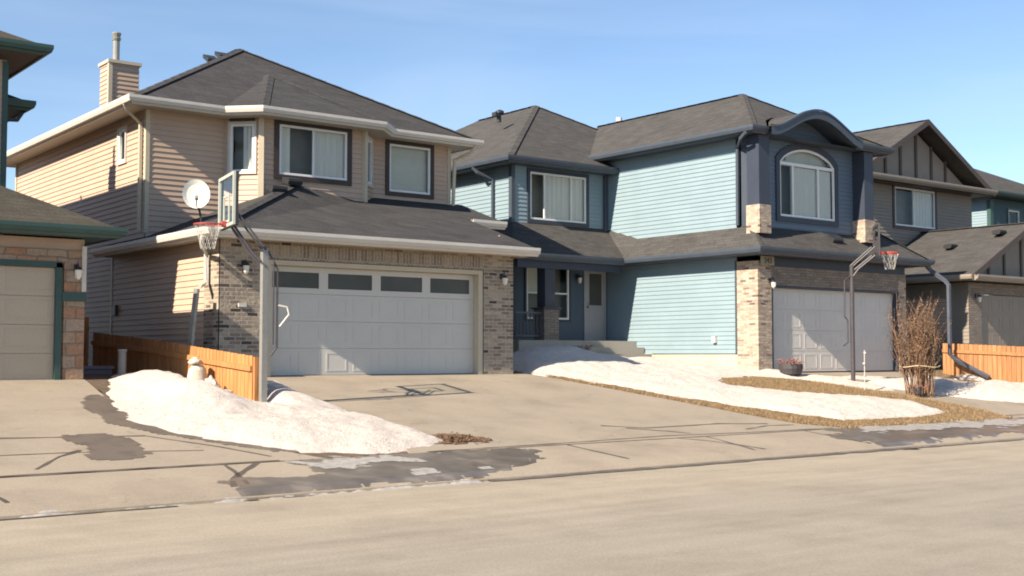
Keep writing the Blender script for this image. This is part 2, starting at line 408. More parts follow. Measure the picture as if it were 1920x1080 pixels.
# ------------------------------------------------------------------ terrain
def gz(x, y):
    P = [(-400, 0), (12.75, 0), (13.02, .10), (14.5, .24), (21.1, 1.2), (27, 1.32), (60, 1.6), (400, 2.0)]
    for (a, za), (b, zb) in zip(P, P[1:]):
        if y <= b: return za + (zb - za) * (y - a) / (b - a)
    return 2.0

def sheet(name, mats, ys, xs, dz, edge=None, label=None, kind='structure'):
    mb = MB()
    for i in range(len(ys) - 1):
        for j in range(len(xs) - 1):
            y0, y1, x0, x1 = ys[i], ys[i + 1], xs[j], xs[j + 1]
            mb.face([(x0, y0, gz(x0, y0) + dz), (x1, y0, gz(x1, y0) + dz), (x1, y1, gz(x1, y1) + dz), (x0, y1, gz(x0, y1) + dz)])
    return mb

def inpoly(x, y, P):
    c = False; j = len(P) - 1
    for i in range(len(P)):
        if (P[i][1] > y) != (P[j][1] > y) and x < (P[j][0] - P[i][0]) * (y - P[i][1]) / (P[j][1] - P[i][1]) + P[i][0]: c = not c
        j = i
    return c
def sdist(x, y, P):
    d = 1e9
    for i in range(len(P)):
        ax, ay = P[i - 1]; bx, by = P[i]; vx, vy = bx - ax, by - ay
        t = max(0, min(1, ((x - ax) * vx + (y - ay) * vy) / (vx * vx + vy * vy + 1e-9)))
        d = min(d, math.hypot(x - ax - t * vx, y - ay - t * vy))
    return d if inpoly(x, y, P) else -d

# ground underneath everything
mb = sheet('ground', None, [-400, -3, 12.75, 13.02, 14.5, 21.1, 27, 60, 400], [-400, -40, 0, 40, 80, 500], -.03)
tag(mb.build('ground', M['soil']), kind='structure')
mb = sheet('road', None, [-3, 12.75], [-120, -40, 0, 20, 40, 160], .004)
tag(mb.build('road', M['road']), kind='structure')

def ribbon(mb, pts, w, dz=.034, seed=0, jit=.4, rag=.35):
    """dark crack or joint following the ground"""
    P = []
    for (ax, ay), (bx, by) in zip(pts, pts[1:]):
        n = max(2, int(math.hypot(bx - ax, by - ay) / .08))
        for i in range(n): P.append((ax + (bx - ax) * i / n, ay + (by - ay) * i / n))
    P.append(pts[-1])
    L = []
    for i, (x, y) in enumerate(P):
        a = P[max(0, i - 1)]; b = P[min(len(P) - 1, i + 1)]
        d = Vector((b[0] - a[0], b[1] - a[1])).normalized(); n = Vector((-d.y, d.x))
        q = w * .75 * (1 + jit * 2 * noise.noise(Vector((x * 3, y * 3, seed)))) + .002
        c = Vector((x, y)) + n * rag * w * noise.noise(Vector((x * 2, y * 2, seed + 9)))
        L.append((c - n * q, c + n * q))
    for (a, b), (c, d) in zip(L, L[1:]):
        mb.face([(a.x, a.y, gz(*a) + dz), (c.x, c.y, gz(*c) + dz), (d.x, d.y, gz(*d) + dz), (b.x, b.y, gz(*b) + dz)])

# sidewalk with rolled curb
YS = [12.75, 12.82, 12.92, 13.02, 13.8, 14.62]
mb = MB()
XS = [-60 + 1.5 * i for i in range(120)]
prof = [(12.74, -.02), (12.76, .035), (12.86, .085), (12.98, .118), (13.1, .13), (14.4, .256), (14.42, .20)]
for x0, x1 in zip(XS, XS[1:]):
    for (ya, za), (yb, zb) in zip(prof, prof[1:]):
        mb.face([(x0, ya, za), (x1, ya, za), (x1, yb, zb), (x0, yb, zb)])
mb.mi = 1
walkz = lambda y: .13 + (y - 13.1) * .14 / 1.5
def wr(pts, w, seed):   # ribbons on the sidewalk
    global gz
    old = gz; gz = lambda x, y: walkz(y) if y > 13.1 else (.13 - (13.1 - y) * .25 if y > 12.8 else .05)
    ribbon(mb, pts, w, .005, seed); gz = old
for i, x in enumerate((-1.6, 1.3, 3.55, 6.2, 9.6, 12.2, 14.9, 17.7, 20.6, 23.6, 26.6, 29.6)):
    k = (.5, .12, -.1)[i % 3]
    wr([(x + k * .7, 14.58), (x + k * .5, 14.0), (x + k * .2, 13.4), (x, 13.0), (x, 12.82)], .035, i)
wr([(7.1, 14.58), (6.7, 14.1), (6.2, 13.5), (6.0, 13.0), (6.0, 12.83)], .05, 31)
wr([(10.6, 14.0), (10.9, 13.7), (10.6, 13.3), (10.0, 13.05), (9.85, 12.85)], .05, 33)
wr([(14.4, 14.55), (14.9, 14.0), (15.1, 13.4), (15.2, 12.9)], .04, 35)
tag(mb.build('sidewalk', [M['walk'], M['joint']], recalc=False), kind='structure')
# wet gutter line along the curb
mb = MB()
ribbon(mb, [(9.4, 12.70), (13.5, 12.70), (19, 12.69)], .10, .012, 3, .5, .5)
ribbon(mb, [(19, 12.66), (26, 12.66), (60, 12.66)], .07, .012, 5, .6, .5)
ribbon(mb, [(-10, 12.69), (3.4, 12.7), (5.2, 12.7)], .05, .012, 4, .5, .5)
tag(mb.build('gutter_water', M['curbwet'], recalc=False), kind='structure')

def drive(name, poly_rows, joints, mname='concrete', dz=.03, n=1):
    """poly_rows: (y, xl, xr)"""
    mb = MB()
    rows = []
    for (ya, la, ra), (yb, lb, rb) in zip(poly_rows, poly_rows[1:]):
        k = max(1, int((yb - ya) / .5))
        for i in range(k): t = i / k; rows.append((ya + (yb - ya) * t, la + (lb - la) * t, ra + (rb - ra) * t))
    rows.append(poly_rows[-1])
    for (ya, la, ra), (yb, lb, rb) in zip(rows, rows[1:]):
        za, zb = gz(0, ya) + dz, gz(0, yb) + dz
        mb.face([(la, ya, za), (ra, ya, za), (rb, yb, zb), (lb, yb, zb)])
        mb.face([(la, ya, za), (lb, yb, zb), (lb, yb, zb - .1), (la, ya, za - .1)])
        mb.face([(ra, ya, za), (rb, yb, zb), (rb, yb, zb - .1), (ra, ya, za - .1)])
    mb.mi = 1
    for i, (pts, w) in enumerate(joints): ribbon(mb, pts, w, dz + .004, i + 50)
    return tag(mb.build(name, [M[mname], M['joint']], recalc=False), kind='structure')

drive('driveway', [(14.42, -2, 7.95), (15.4, -1.4, 7.4), (16.4, -1, 6.85), (18.2, -.8, 6.55), (21.2, -.6, 6.95)],
      [([(-1, 16.45), (4.4, 16.5), (5.3, 16.4), (6.2, 16.3)], .03), ([(1.5, 14.7), (1.5, 21)], .02), ([(6.2, 16.3), (6.9, 15.4), (7.3, 14.7)], .03),
       ([(4.3, 14.7), (4.75, 15.3), (5.1, 15.6)], .035), ([(-1, 14.46), (7.3, 14.46)], .04), ([(2.5, 15.55), (4.9, 15.5), (6.6, 15.25)], .02)])
drive('driveway', [(14.42, 9.3, 19.0), (15.0, 9.5, 18.3), (15.8, 9.7, 18.05), (17.2, 9.7, 17.72), (21.3, 9.2, 16.6)],
      [([(9.6, 14.46), (12, 14.5), (14.5, 14.6), (16.5, 14.5), (18.7, 14.47)], .035), ([(13.9, 15.6), (14.6, 15.25), (16.5, 15.3), (17.6, 15.1)], .035),
       ([(14.2, 15.3), (14.9, 14.9), (15.1, 14.66)], .03), ([(16.6, 14.75), (17.4, 14.95), (18.1, 14.9)], .03)])
drive('driveway', [(14.42, 24.9, 31.4), (15.5, 25.2, 31.0), (17.5, 25.0, 30.4), (21.2, 23.9, 30.0)], [([(25, 14.7), (31.2, 14.7)], .03), ([(27.5, 14.8), (27.2, 20.4)], .02)])
drive('driveway', [(14.42, 33.4, 42), (16, 33.6, 41.5), (21.2, 33.9, 40)], [([(33.5, 14.7), (42, 14.7)], .03)])
bpy.data.objects['driveway']['kind'] = 'structure'

# lawns (dead grass)
def patch(name, P, mat_, h, res, label=None, kind='structure', nz=.0, nsc=1.0, base=None, edge=.12, smooth=True, mode='lawn', seed=0, zoff=0):
    xs = [p[0] for p in P]; ys = [p[1] for p in P]
    x0, x1, y0, y1 = min(xs) - .4, max(xs) + .4, min(ys) - .4, max(ys) + .4
    nx = int((x1 - x0) / res) + 1; ny = int((y1 - y0) / res) + 1
    base = base or gz
    V = {}; mb = MB(); idx = {}
    def hh(x, y):
        d = sdist(x, y, P) + edge * (noise.noise(Vector((x * 1.6, y * 1.6, seed))) + .6 * noise.noise(Vector((x * 5, y * 5, seed + 3))) + .35 * noise.noise(Vector((x * 13, y * 13, seed + 6))))
        return d
    for i in range(nx + 1):
        for j in range(ny + 1):
            x, y = x0 + i * res, y0 + j * res
            d = hh(x, y); V[i, j] = (x, y, d)
    for i in range(nx):
        for j in range(ny):
            q = [(i, j), (i + 1, j), (i + 1, j + 1), (i, j + 1)]
            if max(V[k][2] for k in q) < 0: continue
            f = []
            for k in q:
                if k not in idx:
                    x, y, d = V[k]; idx[k] = len(mb.v); mb.v.append((x, y, h(x, y, d)))
                f.append(idx[k])
            mb.f.append(tuple(f)); mb.m.append(0)
    return tag(mb.build(name, mat_, smooth=smooth, recalc=False), kind=kind)

lawn_mid = [(16.3, 21.5), (16.7, 21.2), (17.75, 17.2), (18.1, 15.8), (18.35, 15.0), (19.0, 14.4), (24.8, 14.4), (25.2, 15.5), (25.0, 17.5), (23.9, 20.7), (23.6, 21.5), (23.6, 25.5), (17, 25.5)]
lz = lambda x, y, d: gz(x, y) + .05 * min(1, max(-1, d / .12)) + .012 * noise.noise(Vector((x * 4, y * 4, 0)))
patch('lawn', lawn_mid, M['grass'], lz, .12, edge=.04)
lawn_r = [(30.2, 21), (30.6, 17), (31.2, 14.4), (33.4, 14.4), (33.6, 17), (33.8, 21)]
patch('lawn', lawn_r, M['grass'], lz, .12, edge=.04)
lawn_l = [(6.95, 25), (6.9, 20), (6.4, 17), (6.5, 16.2), (7.4, 14.42), (9.7, 14.42), (10.0, 16), (9.6, 20), (9.3, 21.2), (9.3, 25)]
patch('lawn', lawn_l, M['soil'], lambda x, y, d: gz(x, y) + .012, .12, edge=.04)

# ------------------------------------------------------------------ snow
def sn(x, y, s=0): return noise.noise(Vector((x * 1.3, y * 1.3, s))) * .09 + noise.noise(Vector((x * 4, y * 4, s + 1))) * .04 + noise.noise(Vector((x * 11, y * 11, s + 2))) * .014 + noise.noise(Vector((x * 26, y * 26, s + 3))) * .006
snow1 = [(6.25, 18.2), (6.25, 17.3), (6.55, 16.5), (7.0, 15.7), (7.7, 14.95), (8.8, 14.62), (9.9, 14.7), (10.35, 15.0), (10.35, 16.0), (10.15, 17.2), (10.05, 18.6), (9.85, 20.2), (9.55, 20.9), (8.9, 21.0), (8.7, 22.6), (7.9, 22.4), (7.3, 21.0), (6.75, 19.4)]
def h1(x, y, d):
    if d < 0: return gz(x, y) + max(d * .5, -.12)
    e = 1 - math.exp(-d / (.45 + .45 * max(0, min(1, (7.9 - x) / .8)) * max(0, min(1, (y - 16.5) / 1.5))))
    crest = .21 + .33 * math.exp(-((x - 7.55) ** 2) / .36 - ((y - 18.7) ** 2) / 4.0) + .06 * math.exp(-((y - 15.6) ** 2) / .8) + .22 * math.exp(-((x - 9.6) ** 2) / .2 - ((y - 18.8) ** 2) / 1.2)
    fx = 1 / (1 + math.exp(-(x - 8.08 + .1 * sn(x, y, 20) * 8) / .09)) * (1 / (1 + math.exp((x - 9.08) / .05)))
    fy = 1 / (1 + math.exp(-(y - 17.6 - .5 * (8.9 - x)) / .16))
    dip = (crest - .02) * fx * fy
    return gz(x, y) + e * (crest - dip) + e * sn(x, y)
patch('snow', snow1, M['snow'], h1, .07, edge=.10, seed=1)
snow2 = [(16.65, 21.35), (17.3, 19.9), (17.65, 18.6), (18.2, 17.2), (19.0, 15.9), (19.7, 14.95), (20.8, 14.85), (22.6, 14.95), (23.5, 15.2), (24.1, 16.1), (23.6, 16.6), (22.4, 17.2), (21.7, 18.0), (21.2, 18.3), (21.0, 19.3), (21.6, 19.9), (23.0, 20.05), (24.3, 19.3), (24.9, 17.9), (25.5, 17.9), (25.9, 18.6), (25.6, 19.6), (24.9, 20.3), (24.3, 21.0), (23.9, 21.3), (23.7, 22.0), (23.5, 23.6), (22.6, 24.1), (20.8, 24.7), (18.4, 24.5), (16.6, 23.0)]
def h2(x, y, d):
    if d < 0: return gz(x, y) + max(d * .5, -.1)
    e = 1 - math.exp(-d / .35)
    c = .12 + .34 * math.exp(-((x - 18.6) ** 2) / 2.4 - ((y - 22.4) ** 2) / 2.0) + .16 * math.exp(-((y - 23.0) ** 2) / 1.6) + .09 * math.exp(-((x - 21) ** 2) / 6 - ((y - 16.2) ** 2) / 1.5)
    return gz(x, y) + .03 + e * (c + sn(x, y, 5) * .75)
patch('snow', snow2, M['snow'], h2, .09, edge=.18, seed=4)
snow3 = [(25.5, 18.6), (26.1, 17.3), (26.6, 16.8), (27.6, 15.9), (29.0, 15.6), (31.5, 15.5), (34, 15.5), (34, 17), (31.2, 17.6), (30.2, 18.3), (28.6, 18.2), (27.4, 18.6), (26.4, 19.3)]
patch('snow', snow3, M['snow'], lambda x, y, d: gz(x, y) + (.03 + (1 - math.exp(-max(d, 0) / .4)) * (.26 + sn(x, y, 8)) if d > 0 else max(d * .5, -.1)), .10, edge=.15, seed=7)
snow4 = [(30.3, 19.3), (30.9, 18.6), (32, 18.3), (36, 18.2), (40, 18.4), (40, 19.6), (35, 20.2), (32, 20.3)]
patch('snow', snow4, M['snow'], lambda x, y, d: gz(x, y) + (.03 + (1 - math.exp(-max(d, 0) / .4)) * (.22 + sn(x, y, 9)) if d > 0 else max(d * .5, -.1)), .12, edge=.15, seed=9)
snow5 = [(25.6, 19.9), (26.4, 19.5), (27.2, 19.2), (28.6, 19.1), (29.9, 19.4), (29.9, 19.9), (28, 19.75), (26.8, 20.1)]
patch('snow', snow5, M['snow'], lambda x, y, d: gz(x, y) + (.03 + (1 - math.exp(-max(d, 0) / .3)) * (.08 + sn(x, y, 9) * .4) if d > 0 else max(d * .5, -.1)), .12, edge=.12, seed=10)

# wet stains, icy puddles, slush
dz_ = lambda dz: (lambda x, y, d: gz(x, y) + dz)
def curbz(y):
    P = [(12.70, -.01), (12.745, 0), (12.76, .035), (12.86, .085), (12.98, .118), (13.1, .13), (14.42, .258), (15, .30)]
    for (a, za), (b, zb) in zip(P, P[1:]):
        if y <= b: return max(0, za + (zb - za) * (y - a) / (b - a))
    return .3
wk = lambda dz: (lambda x, y, d: curbz(y) + dz)
patch('wet_stain', [(5.1, 16.45), (5.7, 16.45), (5.95, 15.9), (5.85, 15.3), (5.5, 14.95), (5.1, 15.1), (5.25, 15.7)], M['wet'], dz_(.037), .05, edge=.14, seed=21)
patch('wet_stain', [(6.6, 19.6), (6.2, 18.9), (6.1, 18.2), (6.05, 17.2), (6.5, 16.3), (7.2, 15.3), (7.9, 14.75), (7.4, 16.0), (6.8, 17.2), (6.7, 18.4)], M['wet'], dz_(.036), .05, edge=.10, seed=22)
patch('puddle', [(7.3, 14.4), (10.6, 14.42), (11.3, 14.1), (10.9, 13.6), (10.2, 13.2), (9.7, 12.80), (6.0, 12.80), (6.05, 13.3), (7.3, 13.45), (7.5, 13.9)], M['puddle'], wk(.004), .035, edge=.26, seed=23)
patch('puddle', [(18.6, 14.4), (24.5, 14.4), (34, 14.3), (34, 13.0), (22, 12.9), (18.0, 12.85), (17.6, 13.6)], M['puddle'], wk(.004), .05, edge=.42, seed=25)
patch('wet_stain', [(9.9, 14.9), (10.9, 14.85), (11.2, 15.1), (10.8, 15.4), (10.3, 15.6)], M['leaf'], dz_(.04), .05, edge=.2, seed=27)
patch('slush', [(7.4, 14.25), (8.9, 14.3), (9.1, 13.95), (8.2, 13.8), (7.5, 13.85)], M['slush'], wk(.008), .04, edge=.30, seed=28)
patch('slush', [(8.6, 13.25), (8.9, 13.3), (8.85, 13.0), (8.5, 13.0)], M['slush'], wk(.009), .03, edge=.14, seed=35)
patch('slush', [(9.55, 13.2), (9.8, 13.25), (9.75, 13.0), (9.5, 13.02)], M['slush'], wk(.009), .03, edge=.12, seed=36)
patch('slush', [(3.5, 12.70), (9.4, 12.70), (9.4, 12.75), (6, 12.79), (3.5, 12.75)], M['slush'], lambda x, y, d: curbz(y) + .012 * min(1, max(-1, d / .04)), .03, edge=.09, seed=29)
patch('slush', [(19, 14.3), (30, 14.3), (30, 13.9), (24, 13.7), (19, 13.9)], M['slush'], wk(.010), .07, edge=.40, seed=30)

# dead grass blades
mb = MB()
ns = 0
polys = [lawn_mid]
snows = [snow2]
def blades(P, n, avoid):
    xs = [p[0] for p in P]; ys = [p[1] for p in P]; k = 0
    while k < n:
        x = random.uniform(min(xs), max(xs)); y = random.uniform(min(ys), max(ys))
        if y > 21.5 or not inpoly(x, y, P) or any(inpoly(x, y, a) for a in avoid): continue
        k += 1; z = gz(x, y) + .03; a = random.uniform(0, 6.28); h = random.uniform(.03, .075); w = .006
        lx, ly = random.uniform(-.05, .05), random.uniform(-.05, .05)
        mb.face([(x - w * math.cos(a), y - w * math.sin(a), z), (x + w * math.cos(a), y + w * math.sin(a), z), (x + lx, y + ly, z + h)])
blades(lawn_mid, 26000, [snow2]); blades(lawn_r, 5000, [snow3])
tag(mb.build('dry_grass', M['blade'], recalc=False), 'dead brown grass blades on the bare lawn', 'grass', kind='stuff')

# ------------------------------------------------------------------ building pieces
def wall(mb, o, u, n, L, z0, z1, openings=(), course=.115, lap=.018, clip=None):
    """lapped siding built as real courses; clip(z)->(a0,a1)"""
    o = Vector((*o, 0)); u = Vector((*u, 0)); n = Vector((*n, 0))
    def P(a, z, off): return o + u * a + n * off + Vector((0, 0, z))
    cuts = set([z0, z1]); z = z0
    while z < z1: cuts.add(min(z, z1)); z += course
    for op in openings:
        for q in op[2:4]:
            if z0 < q < z1: cuts.add(q)
    cs = sorted(cuts)
    for za, zb in zip(cs, cs[1:]):
        if zb - za < 1e-4: continue
        a0, a1 = (0, L) if clip is None else clip((za + zb) / 2)
        if a1 - a0 < .01: continue
        zm = (za + zb) / 2; iv = [(a0, a1)]
        for (oa, ob, oz0, oz1) in openings:
            if oz0 < zm < oz1:
                nv = []
                for p, q in iv:
                    if ob <= p or oa >= q: nv.append((p, q)); continue
                    if oa > p: nv.append((p, oa))
                    if ob < q: nv.append((ob, q))
                iv = nv
        k = (za - z0) / course; fa = k - math.floor(k + 1e-6); fb = fa + (zb - za) / course
        if lap: oa_, ob_ = lap * (1 - fa), lap * (1 - min(1, fb))
        else: oa_ = ob_ = 0
        for p, q in iv:
            mb.face([P(p, za, oa_), P(q, za, oa_), P(q, zb, ob_), P(p, zb, ob_)])
            if lap and fa < 1e-4: mb.face([P(p, za, 0), P(q, za, 0), P(q, za, oa_), P(p, za, oa_)])

def window(root, o, u, n, a, b, z0, z1, casing, cmat, fmat='vinyl', mull=(), trans=(), blinds=(), gl='pane', fw=.05, depth=.045, vert=True, name='window'):
    o3 = Vector((*o, 0)); u3 = Vector((*u, 0)); n3 = Vector((*n, 0))
    mb = MB(); mb.rframe(o3, u3, n3, a - casing, b + casing, z0 - casing, z1 + casing, casing, depth + .02, -.02)
    w = mb.build(name, M[cmat], root)
    mb = MB(); mb.rframe(o3, u3, n3, a + .002, b - .002, z0 + .002, z1 - .002, fw, .06, -.035)
    for m_ in mull: mb.bar(o3, u3, n3, m_ - .022, m_ + .022, z0 + fw + .003, z1 - fw - .003, -.03, .04)
    for t_ in trans: mb.bar(o3, u3, n3, a + fw + .003, b - fw - .003, t_ - .022, t_ + .022, -.028, .034)
    mb.build('frame', M[fmat], w)
    mb = MB(); mb.sheet(o3, u3, n3, [(a + fw * .6, z0 + fw * .6), (b - fw * .6, z0 + fw * .6), (b - fw * .6, z1 - fw * .6), (a + fw * .6, z1 - fw * .6)], -.02); mb.build('pane', M[gl], w, recalc=False)
    if blinds:
        for (p, q, zb0, zb1) in blinds:
            mb = MB()
            if vert:
                t = p
                while t < q - .02:
                    c = o3 + u3 * (t + .04) + n3 * -.075 + Vector((0, 0, (zb0 + zb1) / 2))
                    ang = .35 + .15 * math.sin(t * 37)
                    du = (u3 * math.cos(ang) + n3 * math.sin(ang)); dn = (n3 * math.cos(ang) - u3 * math.sin(ang))
                    mb.obox(c, du, dn, (0, 0, 1), .048, .002, (zb1 - zb0) / 2)
                    t += .085
            else: mb.bar(o3, u3, n3, p, q, zb0, zb1, -.12, .01)
            mb.build('blind', M['blind'] if vert else M['curtain'], w)
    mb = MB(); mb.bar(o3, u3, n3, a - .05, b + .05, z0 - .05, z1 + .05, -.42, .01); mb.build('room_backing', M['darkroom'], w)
    return w

def sweep(mb, pts, prof, closed=False):
    """pts xy(z) polyline with outward to the right of travel; prof [(off, dz)] closed loop"""
    P = [Vector((p[0], p[1])) for p in pts]; Z = [p[2] for p in pts]; n = len(P); rows = []
    for i in range(n):
        ds = []
        if i > 0: ds.append((P[i] - P[i - 1]).normalized())
        if i < n - 1: ds.append((P[i + 1] - P[i]).normalized())
        ns_ = [Vector((d.y, -d.x)) for d in ds]
        m = sum(ns_, Vector((0, 0))).normalized(); k = 1 / max(.3, m.dot(ns_[0]))
        rows.append([(P[i].x + m.x * k * o, P[i].y + m.y * k * o, Z[i] + dz) for o, dz in prof])
    k0 = len(mb.v); L = len(prof)
    for r in rows: mb.v += r
    for i in range(n - 1):
        for j in range(L):
            a = k0 + i * L + j; b = k0 + i * L + (j + 1) % L
            mb.f.append((a, b, b + L, a + L)); mb.m.append(mb.mi)
    for e in (k0, k0 + (n - 1) * L): mb.f.append(tuple(e + j for j in range(L))); mb.m.append(mb.mi)

GUT = [(-.03, .01), (-.03, -.17), (.0, -.17), (.03, -.13), (.075, -.12), (.10, -.05), (.10, .012), (.085, .012), (.08, -.03), (.0, -.04), (.0, .01)]
def roof(root, faces, mname, gutters=(), gmat='white', soffits=(), smat='soffit', lift=.0, name='roof', fas=1.0):
    mb = MB()
    for f in faces:
        mb.face([(p[0], p[1], p[2]) for p in f]); 
        mb.face([(p[0], p[1], p[2] - .025) for p in reversed(f)])
    # ridge and hip caps
    r = mb.build(name, M[mname], root, recalc=False)
    if gutters:
        for g in gutters: mb = MB(); sweep(mb, g, GUT); mb.build('gutter', M[gmat], r)
    if soffits:
        mb = MB()
        for poly, z in soffits:
            tri = tessellate_polygon([[Vector((x, y, 0)) for x, y in poly]])
            for t in tri: mb.face([(poly[i][0], poly[i][1], z) for i in t])
        mb.build('soffit', M[smat], r)
    return r

def caps(root, lines, mname, w=.13):
    for a, b in lines:
        mb = MB(); a, b = Vector(a), Vector(b); d = (b - a); L = d.length; d.normalize()
        side = d.cross(Vector((0, 0, 1))).normalized(); up = side.cross(d)
        k = max(1, int(L / .22))
        for i in range(k):
            p = a + d * (L * i / k); q = a + d * (L * (i + 1) / k)
            h = .028 if i % 2 else .022
            mb.face([p - side * w - up * .012, p + up * h, q + up * h, q - side * w - up * .012])
            mb.face([p + side * w - up * .012, p + up * h, q + up * h, q + side * w - up * .012])
        mb.build('ridge_cap', M[mname], root, recalc=False)

def hip(x0, x1, y0, y1, z, s):
    t = (x1 - x0) / 2; xm = (x0 + x1) / 2; a = (xm, y0 + t, z + s * t); b = (xm, y1 - t, z + s * t)
    F = [[(x0, y0, z), (x1, y0, z), a], [(x1, y0, z), (x1, y1, z), b, a], [(x1, y1, z), (x0, y1, z), b], [(x0, y1, z), (x0, y0, z), a, b]]
    return F, a, b

def garage_door(root, o, u, n, a, b, z0, z1, mname, rows=4, cols=8, panes=0, pane_z=None, recess=-.2, panel=True):
    o3 = Vector((*o, 0)) + Vector((*n, 0)) * recess; u3 = Vector((*u, 0)); n3 = Vector((*n, 0)); mb = MB()
    H = (z1 - z0) / rows
    for r in range(rows):
        q0, q1 = z0 + r * H, z0 + (r + 1) * H - .012
        if panes and r == rows - 1:
            W = (b - a) / panes
            mb.bar(o3, u3, n3, a, b, q0, q0 + .11, 0, .04); mb.bar(o3, u3, n3, a, b, q1 - .10, q1, 0, .04)
            for c in range(panes + 1):
                p = a + c * W; mb.bar(o3, u3, n3, max(a, p - .1), min(b, p + .1), q0 + .11, q1 - .10, 0, .04)
        else:
            mb.bar(o3, u3, n3, a, b, q0, q1, 0, .04)
            if panel:
                W = (b - a) / cols
                for c in range(cols):
                    p = a + c * W + .07; q = a + (c + 1) * W - .07
                    out = [(p, q0 + .07), (q, q0 + .07), (q, q1 - .07), (p, q1 - .07)]
                    inn = [(p + .035, q0 + .105), (q - .035, q0 + .105), (q - .035, q1 - .105), (p + .035, q1 - .105)]
                    mb.ring(o3 + n3 * .04, u3, n3, out, inn, .005)
        mb.bar(o3, u3, n3, a, b, q1, q1 + .012, -.005, .03)
    d = mb.build('garage_door', M[mname], root)
    if panes:
        W = (b - a) / panes; q0, q1 = z0 + (rows - 1) * H + .11, z1 - .112
        for c in range(panes):
            mb = MB(); mb.bar(o3, u3, n3, a + c * W + .1, a + (c + 1) * W - .1, q0, q1, .012, .008); mb.build('pane', M['dpane'], d)
    return d

def lamp(root, x, y, z, n=(0, -1), s=1.):
    mb = MB(); mb.mi = 0
    mb.obox((x + n[0] * .02, y + n[1] * .02, z + .1 * s), (1, 0, 0), (0, 1, 0), (0, 0, 1), .035, .02, .06)
    mb.tube([(x + n[0] * .03, y + n[1] * .03, z + .12 * s), (x + n[0] * .12, y + n[1] * .12, z + .17 * s), (x + n[0] * .14, y + n[1] * .14, z + .1 * s)], .012, 6)
    mb.tube([(x + n[0] * .14, y + n[1] * .14, z + .12 * s), (x + n[0] * .14, y + n[1] * .14, z + .06 * s)], [.03, .075], 8)
    l = mb.build('wall_lamp', M['black'], root)
    mb = MB(); mb.tube([(x + n[0] * .14, y + n[1] * .14, z + .06 * s), (x + n[0] * .14, y + n[1] * .14, z - .06 * s), (x + n[0] * .14, y + n[1] * .14, z - .10 * s)], [.062, .05, .015], 8)
    mb.build('lamp_glass', M['lamp'], l)

def vent(root, x, y, z, s, w=.34, d=.28, h=.12, dirn=(0, 1), turbine=False):
    """low box roof vent sitting on the slope"""
    mb = MB()
    if turbine:
        mb.tube([(x, y, z - .12), (x, y, z + .12)], .07, 10)
        mb.tube([(x, y, z + .10), (x, y, z + .14), (x, y, z + .2), (x - .02, y, z + .25)], [.10, .16, .15, .05], 12)
        mb.box(x - .2, x - .02, y - .1, y + .1, z + .04, z + .16)
    else:
        mb.prism((x - w / 2, y, 0), (0, 1, 0), (1, 0, 0), [(-d / 2, z - s * d / 2 - .03), (d / 2, z + s * d / 2 - .03), (d / 2, z + s * d / 2 + h * .7), (-d / 2 + .03, z - s * d / 2 + h), (-d / 2 - .05, z - s * d / 2 + h * .8), (-d / 2 - .05, z - s * d / 2 + h * .35)], w)
    mb.build('roof_vent', M['black'], root)

X_, Y_ = (1, 0), (0, 1)
FR = ((0, -1)); LF = ((-1, 0))

# ================================================================== tan house (centre left)
H1 = thing('house', 'two storey tan siding house with bay window and white double garage door', 'house', (12.8, 26, 1.2), 'houses along the street')
zE = 6.97
mb = MB()
# left side: garage part and main part share the plane x = 9.4
wall(mb, (9.4, 34.4), (0, -1), LF, 9.5, 1.35, 6.86, [(7.88, 8.36, 5.85, 6.62)])
wall(mb, (9.4, 24.9), (0, -1), LF, 3.14, 1.35, 3.85)
wall(mb, (9.4, 24.9), X_, FR, 1.75, 4.0, 6.86)
wall(mb, (11.15, 24.9), (.7071, -.7071), (-.7071, -.7071), .8485, 4.9, 6.86, [(.13, .72, 5.62, 6.72)])
wall(mb, (11.75, 24.3), X_, FR, 2.6, 4.9, 6.86, [(.40, 2.16, 5.60, 6.76)])
wall(mb, (14.35, 24.3), (.7071, .7071), (.7071, -.7071), .8485, 4.9, 6.86, [(.2, .66, 5.62, 6.70)])
wall(mb, (14.95, 24.9), X_, FR, 2.22, 4.0, 6.86, [(.42, 1.65, 5.55, 6.75)])
wall(mb, (17.17, 24.9), Y_, (1, 0), 9.5, 1.35, 6.86)
wall(mb, (17.17, 34.4), (-1, 0), (0, 1), 7.77, 1.35, 6.86)
wall(mb, (16.25, 21.6), Y_, (1, 0), 3.3, 1.3, 4.3)
# rear part set back from the side wall
wl = mb.build('siding', M['tan'], H1, recalc=False)
mb = MB()
for (x, y) in ((9.4, 24.9), (17.17, 24.9)):
    sx = -1 if x < 12 else 1
    mb.box(x + sx * .022, x - sx * .07, y - .026, y + .08, 4.2, 6.84)
mb.box(9.375, 9.43, 26.75, 26.86, 1.3, 3.8)
mb.obox((11.75 - .01, 24.3 - .015, 5.9), (.924, -.383, 0), (.383, .924, 0), (0, 0, 1), .06, .05, .98)
mb.obox((14.35 + .01, 24.3 - .015, 5.9), (.924, .383, 0), (-.383, .924, 0), (0, 0, 1), .05, .05, .98)
mb.box(9.36, 9.44, 34.36, 34.45, 1.3, 6.84)
split_build(mb, 'corner_trim', M['tantrim'], H1)
